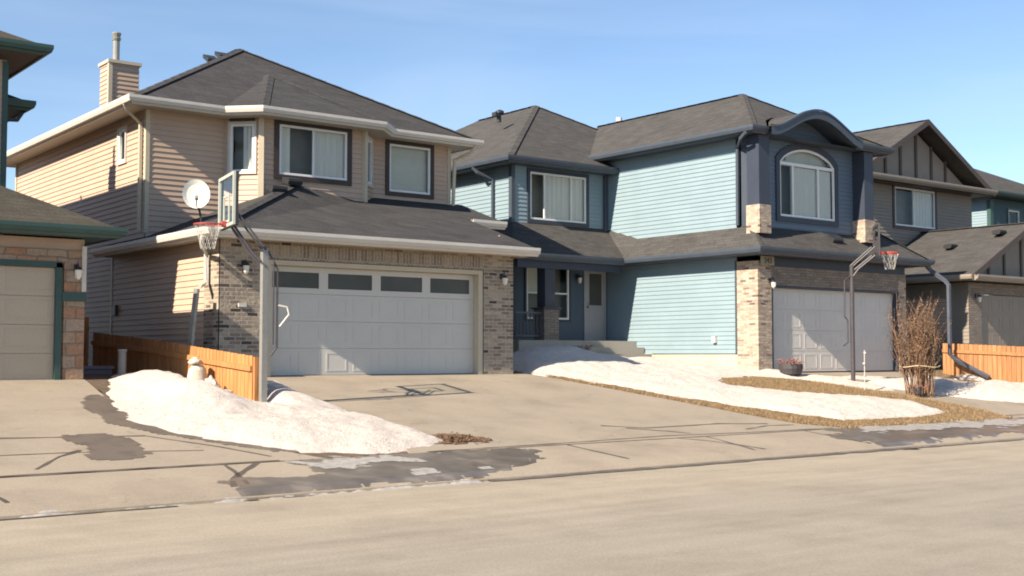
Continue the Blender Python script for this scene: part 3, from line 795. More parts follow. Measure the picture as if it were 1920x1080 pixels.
# bay: brown casing panels
window(H1, (11.15, 24.9), (.7071, -.7071), (-.7071, -.7071), .15, .70, 5.64, 6.70, .05, 'white', blinds=[(.42, .68, 5.7, 6.66)])
window(H1, (11.75, 24.3), X_, FR, .42, 2.14, 5.62, 6.74, .115, 'brown', mull=(1.28,), blinds=[(1.30, 2.1, 5.66, 6.72), (.47, .72, 5.66, 6.72)])
window(H1, (14.35, 24.3), (.7071, .7071), (.7071, -.7071), .22, .64, 5.64, 6.68, .06, 'white')
window(H1, (14.95, 24.9), X_, FR, .44, 1.63, 5.57, 6.73, .10, 'brown', blinds=[(.46, 1.61, 5.6, 6.7)], vert=False)
window(H1, (9.4, 34.4), (0, -1), LF, 7.90, 8.34, 5.87, 6.60, .05, 'white', blinds=[(7.92, 8.3, 5.9, 6.3)], vert=False)
mb = MB()
mb.obox((11.45 - .03, 24.6 - .03, 6.80), (.7071, -.7071, 0), (.7071, .7071, 0), (0, 0, 1), .28, .02, .05)
mb.build('window_head', M['brown'], H1)
# main hip roof and bay roof
F, pa, pb = hip(8.9, 17.7, 24.4, 35.0, zE, .572)
P = (13.25, 27.0, zE + .572 * 2.6 + .03)
e = .012
bayf = [[(10.94, 24.4, zE + e), (11.54, 23.8, zE + e), P], [(11.54, 23.8, zE + e), (14.56, 23.8, zE + e), P], [(14.56, 23.8, zE + e), (15.16, 24.4, zE + e), P]]
roof(H1, F + bayf, 'shingle', gutters=[[(8.9, 35.0, zE), (8.9, 24.4, zE), (10.94, 24.4, zE), (11.54, 23.8, zE), (14.56, 23.8, zE), (15.16, 24.4, zE), (17.7, 24.4, zE), (17.7, 35.0, zE)]],
     soffits=[([(8.9, 24.4), (10.94, 24.4), (11.54, 23.8), (14.56, 23.8), (15.16, 24.4), (17.7, 24.4), (17.7, 35), (8.9, 35)], zE - .15)])
caps(H1, [((8.9, 24.4, zE), pa), ((17.7, 24.4, zE), pa), (pa, pb), ((11.54, 23.8, zE + e), P), ((14.56, 23.8, zE + e), P)], 'shingle')
# garage
mb = MB()
def flatwall(mb, o, u, n, L, z0, z1, ops=()): wall(mb, o, u, n, L, z0, z1, ops, course=99, lap=0)
flatwall(mb, (9.4, 21.1), X_, FR, 6.85, 1.15, 3.86, [(.94, 6.05, 1.1, 3.74)])
flatwall(mb, (9.38, 21.76), (0, -1), LF, .66, 1.15, 3.86)
flatwall(mb, (16.25, 21.1), Y_, (1, 0), .5, 1.15, 3.86)
mb.build('brick_veneer', M['brick'], H1, recalc=False)
mb = MB(); mb.box(10.34, 15.45, 21.085, 21.30, 3.46, 3.738); mb.build('brick_header', M['soldier'], H1)
mb = MB()
mb.box(10.34, 10.46, 21.12, 21.34, 1.2, 3.45); mb.box(15.33, 15.45, 21.12, 21.34, 1.2, 3.45); mb.box(10.463, 15.327, 21.12, 21.34, 3.36, 3.45)
split_build(mb, 'door_surround', M['tantrim'], H1)
garage_door(H1, (0, 21.1), X_, FR, 10.465, 15.325, 1.24, 3.36, 'door', 4, 8, panes=4, recess=-.25)
zG = 3.94
A, B_ = (9.0, 20.6, zG), (16.55, 20.6, zG)
sl = .335
P1 = (12.72, 24.45, 5.50); P2 = (14.35, 24.45, zG + sl * 3.85); P3 = (15.1, 25.0, zG + sl * 4.4)
gf = [[A, B_, (16.55, 23.2, zG + sl * 2.6), P3, P2], [A, P2, P1], [(9.0, 26.9, zG), A, P1, (12.72, 26.0, 5.50)],
      [(16.5, 23.2, zG + sl * 2.6), (17.62, 23.2, zG + sl * 2.6), (17.62, 25.0, zG + sl * 4.4), P3]]
roof(H1, gf, 'shingle', gutters=[[(9.0, 26.8, zG), (9.0, 20.6, zG), (16.55, 20.6, zG)], [(16.62, 23.2, zG + sl * 2.6), (17.62, 23.2, zG + sl * 2.6)]],
     soffits=[([(9.0, 20.6), (16.5, 20.6), (16.5, 21.1), (9.4, 21.1), (9.4, 26.8), (9.0, 26.8)], zG - .15)], name='garage_roof')
mb = MB(); mb.face([(16.53, 20.6, zG - .16), (16.53, 23.2, zG - .16), (16.53, 23.2, zG + sl * 2.6), (16.53, 20.6, zG)]); split_build(mb, 'rake_board', M['white'], H1)
caps(H1, [(A, P1)], 'shingle')
# wall under the wider rear part
mb = MB(); wall(mb, (16.25, 23.3), X_, FR, .95, 1.3, 4.75); mb.build('siding', M['tan'], H1, recalc=False)
# chimney
mb = MB(); wall(mb, (10.35, 30.65), (0, -1), LF, .65, 7.4, 8.95); wall(mb, (10.35, 30.0), X_, FR, .75, 7.4, 8.95); wall(mb, (11.1, 30), Y_, (1, 0), .65, 7.4, 8.95)
ch = mb.build('chimney', M['tan'], H1, recalc=False)
mb = MB(); mb.box(10.3, 11.16, 29.94, 30.7, 8.95, 9.03); mb.box(10.32, 10.42, 29.965, 30.05, 7.4, 8.95); mb.build('chimney_cap', M['tantrim'], ch)
mb = MB(); mb.tube([(10.62, 30.3, 9.0), (10.62, 30.3, 9.62)], .085, 12); mb.tube([(10.62, 30.3, 9.6), (10.62, 30.3, 9.66), (10.62, 30.3, 9.68), (10.62, 30.3, 9.78), (10.62, 30.3, 9.8)], [.10, .12, .09, .12, .11], 12)
mb.build('flue_pipe', M['steel'], ch, smooth=False)
vent(H1, 12.1, 27.85, 8.86, .57, .3, .28, .09); vent(H1, 12.6, 28.3, 9.10, .57, .3, .28, .09); vent(H1, 11.0, 31.2, 8.25, .57, turbine=True)
vent(H1, 12.35, 24.0, 5.42, .3, .34); vent(H1, 11.75, 23.55, 5.16, .3, .34)
# downspouts
mb = MB(); mb.rtube([(8.86, 24.75, 6.85), (8.95, 24.8, 6.72), (9.33, 25.06, 6.52), (9.33, 25.06, 4.25)], .08, .06, (-1, 0, 0)); mb.build('downspout', M['tantrim'], H1)
mb = MB(); mb.rtube([(17.6, 24.35, 6.85), (17.52, 24.5, 6.66), (17.26, 24.8, 6.5), (17.23, 24.83, 5.35)], .075, .055); mb.build('downspout', M['tantrim'], H1)
mb = MB(); mb.rtube([(8.95, 20.85, 3.8), (8.97, 20.95, 3.66), (9.3, 21.5, 3.52), (9.31, 21.5, 3.0), (9.1, 21.3, 2.9)], .08, .06, (-1, 0, 0)); mb.build('downspout', M['white'], H1)
mb = MB(); mb.rtube([(9.0, 21.2, 2.85), (8.95, 21.25, 2.2), (8.9, 21.3, 1.35)], .16, .05, (-1, 0, 0)); mb.build('downspout', M['steel'], H1)
lamp(H1, 9.86, 21.1, 3.24); lamp(H1, 15.92, 21.1, 3.24)
mb = MB(); mb.box(9.77, 9.93, 21.07, 21.1, 2.53, 2.6); mb.build('doorbell_plate', M['white'], H1)
mb = MB(); mb.box(9.33, 9.4, 26.4, 26.6, 2.5, 2.72); mb.build('meter_box', M['black'], H1)

# satellite dish
D = thing('satellite_dish', 'round pale grey satellite dish on the tan garage roof edge', 'satellite dish', (9.6, 22.5, 4.3))
mb = MB(); c = Vector((9.51, 22.5, 4.78)); nd = Vector((-.35, -.9, .25)).normalized(); ud = nd.cross(Vector((0, 0, 1))).normalized(); vd = ud.cross(nd)
rings = [(0, .07), (.10, .065), (.2, .045), (.285, .0)]
for (r0, d0), (r1, d1) in zip(rings, rings[1:]):
    for j in range(24):
        t0, t1 = j * math.pi / 12, (j + 1) * math.pi / 12
        q = lambda r, d, t: c + ud * r * math.cos(t) * .92 + vd * r * math.sin(t) * 1.08 - nd * d
        mb.face([q(r0, d0, t0), q(r1, d1, t0), q(r1, d1, t1), q(r0, d0, t1)])
        mb.face([q(r0, d0 + .012, t0), q(r1, d1 + .012, t0), q(r1, d1 + .012, t1), q(r0, d0 + .012, t1)])
mb.build('reflector', M['dish'], D, smooth=True, recalc=False)
mb = MB(); mb.tube([c - nd * .08, c - nd * .14 - vd * .05, (9.62, 22.58, 4.45), (9.66, 22.55, 4.18)], .022, 8); mb.build('mast', M['black'], D)
mb = MB(); mb.tube([c - vd * .27, c + nd * .30 - vd * .22], .012, 6); mb.obox(c + nd * .30 - vd * .2, nd, ud, vd, .05, .03, .03); mb.build('feed_arm', M['steel'], D)

# ================================================================== left house
H0 = thing('house', 'partly seen tan house with green eaves and orange stone garage pier at left', 'house', (2, 24, 1.2), 'houses along the street')
mb = MB()
wall(mb, (-4, 21.1), X_, FR, 10.9, 3.2, 3.62)
wall(mb, (6.9, 21.2), Y_, (1, 0), 5, 1.2, 3.62)
wall(mb, (-4, 22.8), X_, FR, 10.0, 3.6, 6.95)
wall(mb, (6.0, 22.8), Y_, (1, 0), 10, 1.2, 6.95)
wall(mb, (-4, 32.8), X_, (0, 1), 10.0, 1.2, 6.95)
mb.build('siding', M['tan'], H0, recalc=False)
mb = MB(); mb.box(5.93, 6.03, 22.77, 22.87, 4.4, 6.93); mb.box(6.42, 6.52, 21.04, 21.09, 1.2, 3.2); mb.box(-3, 6.52, 21.04, 21.09, 3.12, 3.22)
mb.box(6.52, 6.93, 21.02, 21.3, 2.55, 2.70); split_build(mb, 'green_trim', M['teal'], H0)
mb = MB(); mb.box(6.56, 6.91, 21.055, 21.4, 1.1, 2.55); mb.box(6.56, 6.91, 21.055, 21.4, 2.70, 3.3); mb.box(-3, 6.915, 21.05, 21.1, 3.22, 3.42); split_build(mb, 'stone_pier', M['ostone'], H0)
garage_door(H0, (0, 21.1), X_, FR, -.5, 6.42, 1.18, 3.12, 'doort', 4, 8, recess=-.05)
mb = MB(); mb.box(6.85, 6.925, 21.03, 21.1, 2.72, 3.5); split_build(mb, 'corner_trim', M['white'], H0)
z0 = 3.80
ft = 2.3
roof(H0, [[(-4, 20.6, z0), (7.35, 20.6, z0), (7.35 - ft, 20.6 + ft, z0 + .5 * ft), (-4, 20.6 + ft, z0 + .5 * ft)], [(7.35, 20.6, z0), (7.35, 26.5, z0), (5.0, 26.5, z0 + .5 * ft), (7.35 - ft, 20.6 + ft, z0 + .5 * ft)]],
     'shingleg', gutters=[[(-4, 20.6, z0), (7.35, 20.6, z0), (7.35, 26.5, z0)]], gmat='teal', soffits=[([(-4, 20.6), (7.35, 20.6), (7.35, 26.5), (6.9, 26.5), (6.9, 21.1), (-4, 21.1)], z0 - .15)], smat='teal2', name='garage_roof')
z1_ = 7.2
F, pa, pb = hip(-3.5, 6.55, 22.3, 33.3, z1_, .5)
roof(H0, F, 'shingleg', gutters=[[(-3.5, 22.3, z1_), (6.55, 22.3, z1_), (6.55, 33.3, z1_)]], gmat='teal', soffits=[([(-3.5, 22.3), (6.55, 22.3), (6.55, 33.3), (-3.5, 33.3)], z1_ - .15)], smat='taupetrim')
z2_ = 6.35
roof(H0, [[(6.0, 23.3, z2_), (6.55, 23.3, z2_), (6.0, 23.9, z2_ + .3)], [(6.55, 23.3, z2_), (6.55, 29, z2_), (6.0, 29, z2_ + .3), (6.0, 23.9, z2_ + .3)]], 'shingleg', gutters=[[(6.0, 23.3, z2_), (6.55, 23.3, z2_), (6.55, 29, z2_)]], gmat='teal',
     soffits=[([(6.0, 23.3), (6.55, 23.3), (6.55, 29), (6.0, 29)], z2_ - .15)], smat='teal2', name='side_roof')
mb = MB(); mb.rtube([(6.5, 23.5, 6.2), (6.4, 23.5, 6.02), (6.05, 23.5, 6.0)], .07, .05, (0, -1, 0)); mb.build('downspout', M['black'], H0)
mb = MB(); mb.box(5.0, 5.4, 26.05, 26.45, 7.6, 8.62); mb.build('chimney', M['tan'], H0)
for (y, z) in ((28.4, 8.08), (29.9, 7.98)):
    mb = MB(); mb.tube([(5.5, y, 7.5), (5.5, y, z)], .05, 8); mb.build('vent_pipe', M['black'], H0)
mb = MB(); mb.tube([(5.2, 26.15, 8.6), (5.2, 26.15, 9.15)], .06, 8); mb.build('flue_pipe', M['steel'], H0)
lamp(H0, 6.74, 21.02, 3.02)

# ================================================================== blue house
H2 = thing('house', 'blue siding house with arched upper window and stone pillars', 'house', (24, 26, 1.2), 'houses along the street')
zW, zM = 7.36, 6.98
mb = MB()
wall(mb, (23.6, 28.5), (0, -1), LF, 7.3, 1.67, 7.24)     # wing side, Y 28.5 -> 21.2
wall(mb, (20.15, 26.2), X_, FR, 3.45, 4.9, 6.86, [(.58, 2.67, 5.36, 6.72)])
wall(mb, (20.15, 37), (0, -1), LF, 10.8, 1.4, 6.86)
def archz(x):
    t = (x - 25.5) / 1.76
    return 7.32 + (.60 * (math.cos(t * math.pi / 2) ** 1.5 if abs(t) < 1 else 0))
def aclip(z):
    if z < 7.3: return (0, 4.7)
    k = max(0, min(1, (z - 7.32) / .60)); t = math.acos(min(1, k ** (1 / 1.5))) * 2 / math.pi * 1.76
    return (25.5 - t - 23.6, 25.5 + t - 23.6)
mq = MB(); wall(mq, (23.6, 20.7), X_, FR, 4.7, 4.6, 7.95, [(1.09, 3.32, 5.25, 6.72), (1.35, 3.05, 6.7, 7.02)], clip=aclip)
wall(mb, (28.3, 20.7), Y_, (1, 0), 16, 3.0, 7.2)
wall(mb, (20.15, 37), X_, (0, 1), 8.15, 1.4, 6.86)
wall(mb, (29.82, 20.6), Y_, (1, 0), 6, 1.3, 4.1)
mb.build('siding', M['blue'], H2, recalc=False); mq.build('front_siding', M['bluefront'], H2, recalc=False)
mq = MB(); wall(mq, (20.15, 26.2), X_, FR, 3.45, 2.0, 4.9, [(.45, 2.02, 2.60, 4.12)]); mq.build('entry_siding', M['blueentry'], H2, recalc=False)
mb = MB(); mb.box(23.62, 23.9, 20.9, 27, 1.0, 1.66); mb.box(20.2, 23.6, 26.25, 26.4, 1.0, 2.0); split_build(mb, 'foundation', M['foundation'], H2)
mb = MB()
mb.box(20.10, 20.22, 26.165, 26.3, 2.0, 6.84)
mb.box(23.45, 23.58, 26.1, 26.16, 4.2, 6.84)
mb.box(23.57, 23.62, 21.20, 21.26, 1.67, 4.05)
mb.box(23.565, 23.62, 20.7, 21.0, 4.9, 7.2)
split_build(mb, 'corner_trim', M['dblue2'], H2)
window(H2, (20.15, 26.2), X_, FR, .60, 2.65, 5.38, 6.70, .10, 'dblue', mull=(1.13, 2.1), blinds=[(1.15, 2.6, 5.42, 6.68)])
window(H2, (20.15, 26.2), X_, FR, .47, 1.18, 2.62, 4.10, .06, 'dblue', trans=(3.35,), blinds=[(.5, 1.15, 3.37, 4.08)], vert=False)
window(H2, (20.15, 26.2), X_, FR, 1.26, 2.0, 2.62, 4.10, .06, 'dblue', trans=(3.35,))
# arched window
o3 = Vector((23.6, 20.7, 0)); u3 = Vector((1, 0, 0)); n3 = Vector((0, -1, 0))
def arc(a, b, zb, zs, zc, k=14):
    pts = [(a, zb), (b, zb)]
    for i in range(k + 1):
        t = i / k; x = b + (a - b) * t; w = 2 * t - 1
        pts.append((x, zs + (zc - zs) * (1 - w * w) ** .75))
    return pts
mb = MB(); mb.ring(o3 + n3 * -.03, u3, n3, arc(.92, 3.47, 5.10, 6.78, 7.24), arc(1.07, 3.34, 5.24, 6.68, 7.08), .08)
w = mb.build('window', M['dblue'], H2)
mb = MB(); mb.ring(o3 + n3 * -.03, u3, n3, arc(1.072, 3.338, 5.242, 6.68, 7.078), arc(1.13, 3.28, 5.30, 6.66, 7.02), .05)
mb.bar(o3, u3, n3, 1.13, 3.28, 6.60, 6.68, -.025, .038)
for q in (1.62, 2.66): mb.bar(o3, u3, n3, q - .028, q + .028, 5.30, 6.60, -.025, .04)
mb.build('frame', M['vinyl'], w)
mb = MB(); mb.sheet(o3, u3, n3, arc(1.08, 3.33, 5.25, 6.68, 7.07), -.018); mb.build('pane', M['pane'], w, recalc=False)
mb = MB(); t = 1.68
while t < 3.25:
    mb.obox(o3 + u3 * t + n3 * -.075 + Vector((0, 0, 5.95)), (.94, -.34, 0), (.34, .94, 0), (0, 0, 1), .05, .002, .64); t += .085
mb.build('blind', M['blind'], w)
mb = MB(); mb.prism(o3 + n3 * -.13, u3, n3, arc(1.1, 3.31, 6.6, 6.68, 7.06), .006); mb.build('arch_shade', M['curtain'], w)
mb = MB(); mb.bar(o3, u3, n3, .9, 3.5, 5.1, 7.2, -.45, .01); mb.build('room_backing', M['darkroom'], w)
# main hip
F, pa, pb = hip(19.65, 28.8, 25.7, 38, zM, .58)
tr = (24.2, 29.2)
wf_peak = (25.95, 23.05, zW + .575 * 2.85); rb = (25.95, 29.25, wf_peak[2])
yv = 25.7 + (zW - zM) / .58
front = [[(23.1, 20.2, zW), (23.66, 20.2, zW), (24.35, 20.85, zW + .374), (25.0, 21.2, zW + .575), wf_peak], [(25.0, 21.2, zW + .575), (25.9, 21.2, zW + .575), wf_peak],
         [(25.9, 21.2, zW + .575), (26.55, 20.85, zW + .374), (27.24, 20.2, zW), (28.8, 20.2, zW), wf_peak]]
side = [[(23.1, yv, zW), (23.1, 20.2, zW), wf_peak, rb], [(28.8, 20.2, zW), (28.8, 27, zW), rb, wf_peak]]
# barrel of the arched eave
barrel = []
K = 28; xs = [23.60 + 3.70 * i / K for i in range(K + 1)]
for i in range(K):
    a, b = xs[i], xs[i + 1]
    za, zb = archz(a) + .06, archz(b) + .06
    ya, yb = 20.2 + max(.05, (za - zW) / .575 + .12), 20.2 + max(.05, (zb - zW) / .575 + .12)
    barrel.append([(a, 20.02, za), (b, 20.02, zb), (b, yb, zb), (a, ya, za)])
rf = roof(H2, F + front + side + barrel, 'shingleb', gutters=[[(19.65, 37, zM), (19.65, 25.7, zM), (23.55, 25.7, zM)], [(23.1, yv, zW), (23.1, 20.2, zW), (23.62, 20.2, zW)], [(27.28, 20.2, zW), (28.8, 20.2, zW), (28.8, 30, zW)]], gmat='dblue2',
     soffits=[([(19.65, 25.7), (23.6, 25.7), (23.6, 37), (19.65, 37)], zM - .15), ([(23.1, 20.2), (28.8, 20.2), (28.8, 37), (23.62, 37), (23.62, 26.5), (23.1, 26.5)], zW - .15)], smat='dblue2')
caps(H2, [((19.65, 25.7, zM), pa), ((28.8, 25.7, zM), pa), (pa, pb), ((23.1, 20.2, zW), wf_peak), ((28.8, 20.2, zW), wf_peak), (wf_peak, rb)], 'shingleb')
mb = MB()
for i in range(K):
    a, b = xs[i], xs[i + 1]; za, zb = archz(a) + .05, archz(b) + .05
    mb.face([(a, 20.0, za - .2), (b, 20.0, zb - .2), (b, 20.0, zb), (a, 20.0, za)])
    mb.face([(a, 20.03, za - .2), (b, 20.03, zb - .2), (b, 20.03, zb), (a, 20.03, za)])
    mb.face([(a, 20.0, za - .2), (b, 20.0, zb - .2), (b, 20.03, zb - .2), (a, 20.03, za - .2)])
    mb.face([(a, 19.98, za), (b, 19.98, zb), (b, 19.98, zb + .05), (a, 19.98, za + .05)])
    mb.face([(a, 19.98, za + .05), (b, 19.98, zb + .05), (b, 20.1, zb + .05), (a, 20.1, za + .05)])
    mb.face([(a, 20.03, za - .14), (b, 20.03, zb - .14), (b, 20.69, zb - .14), (a, 20.69, za - .14)])
mb.build('arched_fascia', M['dblue2'], H2, recalc=False)
# skirt roof round the wing and porch roof
zS = 4.30; zt = 4.92
k1 = (23.1, 20.0, zS); k2 = (30.3, 20.0, zS)
skirt = [[(23.1, 24.9, zS), k1, (23.6, 20.7, zt), (23.6, 24.9, zt)], [k1, k2, (28.3, 21.6, zt + .75), (28.3, 20.7, zt), (23.6, 20.7, zt)], [k2, (30.3, 26.7, zS), (28.3, 26.7, zt + .75), (28.3, 21.6, zt + .75)]]
porch = [[(19.2, 24.9, zS), (23.1, 24.9, zS), (23.6, 24.9, zt), (23.6, 26.2, 5.28), (20.15, 26.2, 5.28)], [(19.2, 24.9, zS), (20.15, 26.2, 5.28), (20.15, 28.6, 5.28), (19.2, 28.6, zS)]]
roof(H2, skirt + porch, 'shingleb', gutters=[[(19.2, 28.6, zS), (19.2, 24.9, zS), (23.1, 24.9, zS), (23.1, 20.0, zS), (30.3, 20.0, zS), (30.3, 26.7, zS)]], gmat='dblue2',
     soffits=[([(19.2, 24.9), (23.1, 24.9), (23.1, 20.0), (30.3, 20.0), (30.3, 20.6), (23.65, 20.6), (23.65, 26.2), (20.1, 26.2), (20.1, 28.6), (19.2, 28.6)], zS - .15)], smat='dblue2', name='lower_roof')
caps(H2, [(k1, (23.6, 20.7, zt)), (k2, (28.3, 21.6, zt + .75))], 'shingleb', .1)
# wing garage front
mb = MB()
mb.box(23.58, 24.1, 20.5, 21.2, 1.0, 4.02); mb.box(29.5, 29.85, 20.5, 20.9, 1.0, 3.72); 
mb.box(23.42, 23.86, 20.28, 20.72, 4.7, 5.42); mb.box(27.72, 28.16, 20.28, 20.72, 4.7, 5.32)
split_build(mb, 'stone_pier', M['stone'], H2)
mb = MB(); mb.box(24.103, 29.497, 20.5, 20.75, 3.42, 3.90); mb.box(29.503, 29.84, 20.49, 20.9, 3.722, 3.90); split_build(mb, 'stone_header', M['dstone'], H2)
mb = MB()
mb.box(24.1, 29.84, 20.52, 20.8, 3.903, 4.14)
mb.box(24.102, 24.18, 20.52, 20.8, 1.2, 3.418); mb.box(29.42, 29.498, 20.52, 20.8, 1.2, 3.418); mb.box(24.18, 29.42, 20.52, 20.8, 3.36, 3.418)
for x in (23.44, 27.74): mb.box(x, x + .40, 20.30, 20.70, 5.423 if x < 25 else 5.323, 7.2)
split_build(mb, 'dark_trim', M['dblue'], H2)
garage_door(H2, (0, 20.5), X_, FR, 24.18, 29.42, 1.2, 3.36, 'doorb', 4, 8, recess=-.2)
mb = MB(); mb.box(23.62, 24.1, 20.40, 20.44, 3.90, 4.13); pq = mb.build('house_number', M['plaque'], H2)
cu = bpy.data.curves.new('digits', 'FONT'); cu.body = '243'; cu.size = .2; cu.extrude = .005; cu.align_x = 'CENTER'; cu.align_y = 'CENTER'
to = bpy.data.objects.new('digits', cu); COL.objects.link(to); to.rotation_euler = (R(90), 0, 0)
bpy.context.view_layer.update()
me = bpy.data.meshes.new_from_object(to); bpy.data.objects.remove(to)
dg = bpy.data.objects.new('digits', me); COL.objects.link(dg); me.materials.clear(); me.materials.append(M['num']); dg.parent = pq
dg.rotation_euler = (R(90), 0, 0); dg.location = Vector((23.86, 20.395, 4.015)) - H2.location
lamp(H2, 24.02, 20.5, 3.42); lamp(H2, 22.45, 26.2, 3.75)
# entry door
mb = MB(); mb.rframe((0, 26.2, 0), (1, 0, 0), (0, -1, 0), 22.70, 23.52, 2.0, 4.2, .06, .05, 0); mb.bar((0, 26.2, 0), (1, 0, 0), (0, -1, 0), 22.762, 23.458, 2.06, 4.138, .0, .035)
dr = mb.build('entry_door', M['grey'], H2)
mb = MB(); mb.bar((0, 26.2, 0), (1, 0, 0), (0, -1, 0), 22.90, 23.36, 3.05, 3.95, .036, .006); mb.build('pane', M['dpane'], dr)
mb = MB(); mb.tube([(22.82, 26.1, 2.95), (22.82, 26.1, 3.12)], .014, 6); mb.obox((22.82, 26.14, 3.0), (1, 0, 0), (0, 1, 0), (0, 0, 1), .02, .03, .02); mb.build('handle', M['steel'], dr)
# porch slab, steps, pillar, railing
mb = MB(); mb.box(19.4, 23.58, 24.95, 26.18, 1.1, 2.02); mb.build('porch_slab', M['step'], H2)
mb = MB(); mb.box(21.3, 23.55, 24.6, 24.945, 1.1, 1.84); mb.box(21.4, 23.5, 24.25, 24.597, 1.1, 1.66); mb.build('porch_steps', M['step'], H2)
mb = MB(); mb.box(20.28, 20.78, 24.98, 25.42, 1.9, 2.85); pl = mb.build('porch_pillar', M['dstone'], H2)
mb = MB(); mb.box(20.22, 20.84, 24.93, 25.47, 2.853, 2.90); mb.box(20.36, 20.70, 25.04, 25.38, 2.903, 4.14); mb.box(19.4, 23.08, 25.0, 25.12, 3.93, 4.14); split_build(mb, 'porch_post', M['dblue'], H2)
mb = MB()
mb.box(19.4, 20.27, 25.08, 25.12, 2.72, 2.77); mb.box(19.4, 20.27, 25.08, 25.12, 2.12, 2.16)
for i in range(8): mb.box(19.45 + i * .11, 19.47 + i * .11, 25.09, 25.11, 2.16, 2.72)
mb.build('railing', M['pipe'], H2)
mb = MB(); mb.rtube([(23.02, 20.35, 7.2), (23.1, 20.6, 7.08), (23.52, 21.08, 6.95), (23.53, 21.1, 4.95)], .08, .06, (-1, 0, 0)); mb.build('downspout', M['dblue2'], H2)
mb = MB(); mb.rtube([(19.6, 27.3, 6.85), (19.7, 27.2, 6.7), (20.08, 27.0, 6.5), (20.08, 27.0, 4.9)], .08, .06, (-1, 0, 0)); mb.build('downspout', M['dblue2'], H2)
mb = MB(); mb.rtube([(30.35, 20.15, 4.16), (30.5, 20.1, 4.02), (30.6, 19.72, 3.72), (30.6, 19.62, 3.6), (30.6, 19.62, 1.65), (30.68, 19.5, 1.5), (30.86, 18.6, 1.02)], .10, .08); mb.build('downspout', M['pipe'], H2)
vent(H2, 22.1, 29.4, 8.85, .0, turbine=True); vent(H2, 26.6, 20.45, 4.72, .8, .4, .2)
mb = MB(); mb.tube([(26.6, 28.9, 8.5), (26.6, 28.9, 9.2)], .06, 10); mb.tube([(26.6, 28.9, 9.2), (26.6, 28.9, 9.32)], .10, 10); mb.build('flue_pipe', M['white'], H2)
mb = MB(); mb.box(23.5, 23.6, 21.9, 22.02, 1.95, 2.12); mb.build('hose_outlet', M['white'], H2)

# ================================================================== taupe gabled house
H3 = thing('house', 'taupe house with timbered front gables beyond the blue one', 'house', (37, 26, 1.2), 'houses along the street')
mb = MB()
wall(mb, (32.6, 24.6), X_, FR, 7.3, 3.9, 7.45, [(2.62, 5.0, 6.0, 7.36)])
wall(mb, (39.9, 24.6), Y_, (1, 0), 9, 1.3, 7.45); wall(mb, (32.6, 33.6), (0, -1), LF, 9, 1.3, 7.45)
wall(mb, (33.8, 24.6), (0, -1), LF, 3.6, 1.3, 3.86)
mb.build('siding', M['taupe'], H3, recalc=False)
mb = MB(); wall(mb, (33.785, 24.6), (0, -1), LF, 2.85, 2.3, 3.4, course=9, lap=0); mb.build('sunlit_patch', M['tan'], H3)  # sunlit part of the side wall, put on as a paler tan panel
window(H3, (32.6, 24.6), X_, FR, 2.64, 4.98, 6.02, 7.34, .11, 'taupetrim', mull=(3.75,), blinds=[(3.8, 4.93, 6.06, 7.3)])
g0, g1, gp, gy = 32.9, 40.2, (36.5, 9.68), 24.05
mb = MB(); mb.prism((0, 24.62, 0), (1, 0, 0), (0, -1, 0), [(32.6, 7.45), (39.9, 7.45), (36.5, 9.35)], .03)
mb.prism((0, 21.02, 0), (1, 0, 0), (0, -1, 0), [(33.8, 4.05), (39.6, 4.05), (36.8, 5.6)], .03)
split_build(mb, 'gable_panel', M['taupe'], H3)
mb = MB()
for x in (33.9, 34.75, 35.6, 36.5, 37.4, 38.25):
    h = 7.6 + (9.35 - 7.45) * (1 - abs(x - 36.5) / 3.7) - .12; mb.box(x - .06, x + .06, 24.55, 24.59, 7.58, h)
for x in (34.9, 35.8, 36.8, 37.8):
    h = 4.1 + 1.55 * (1 - abs(x - 36.8) / 3.0) - .1; mb.box(x - .05, x + .05, 20.95, 20.99, 4.12, h)
split_build(mb, 'gable_batten', M['taupetrim'], H3)
def gable(x0, x1, xm, ze, zp, yf, yb): return [[(x0, yf, ze), (xm, yf, zp), (xm, yb, zp), (x0, yb, ze)], [(xm, yf, zp), (x1, yf, ze), (x1, yb, ze), (xm, yb, zp)]]
G1 = gable(32.5, 40.5, 36.5, 7.5, 9.68, gy, 33.8); G2 = gable(33.25, 40.3, 36.8, 4.05, 5.87, 20.5, 24.75)
back = [[(31.9, 27, 8.35), (35.6, 27.0, 8.35), (34.3, 29, 9.75)], [(31.9, 27, 8.35), (34.3, 29, 9.75), (34.3, 33, 9.75), (31.9, 33, 8.35)]]
roof(H3, G1 + G2 + back, 'shingleb', gutters=[[(32.5, 33.8, 7.5), (32.5, gy, 7.5)], [(33.25, 24.7, 4.05), (33.25, 20.5, 4.05)], [(40.5, gy, 7.5), (40.5, 33.8, 7.5)]], gmat='taupegut',
     soffits=[([(32.5, gy), (40.5, gy), (40.5, 33.8), (32.5, 33.8)], 7.36), ([(33.25, 20.5), (40.3, 20.5), (40.3, 24.7), (33.25, 24.7)], 3.9)], smat='taupetrim')
caps(H3, [((36.5, gy, 9.68), (36.5, 33, 9.68)), ((36.8, 20.5, 5.87), (36.8, 24.6, 5.87))], 'shingleb')
mb = MB()
for (xa, za, xb, zb, y) in ((32.5, 7.5, 36.5, 9.68, gy), (36.5, 9.68, 40.5, 7.5, gy), (33.25, 4.05, 36.8, 5.87, 20.5), (36.8, 5.87, 40.3, 4.05, 20.5)):
    mb.prism((0, y + .02, 0), (1, 0, 0), (0, -1, 0), [(xa, za - .18), (xb, zb - .18), (xb, zb + .02), (xa, za + .02)], .04)
split_build(mb, 'rake_board', M['taupetrim'], H3)
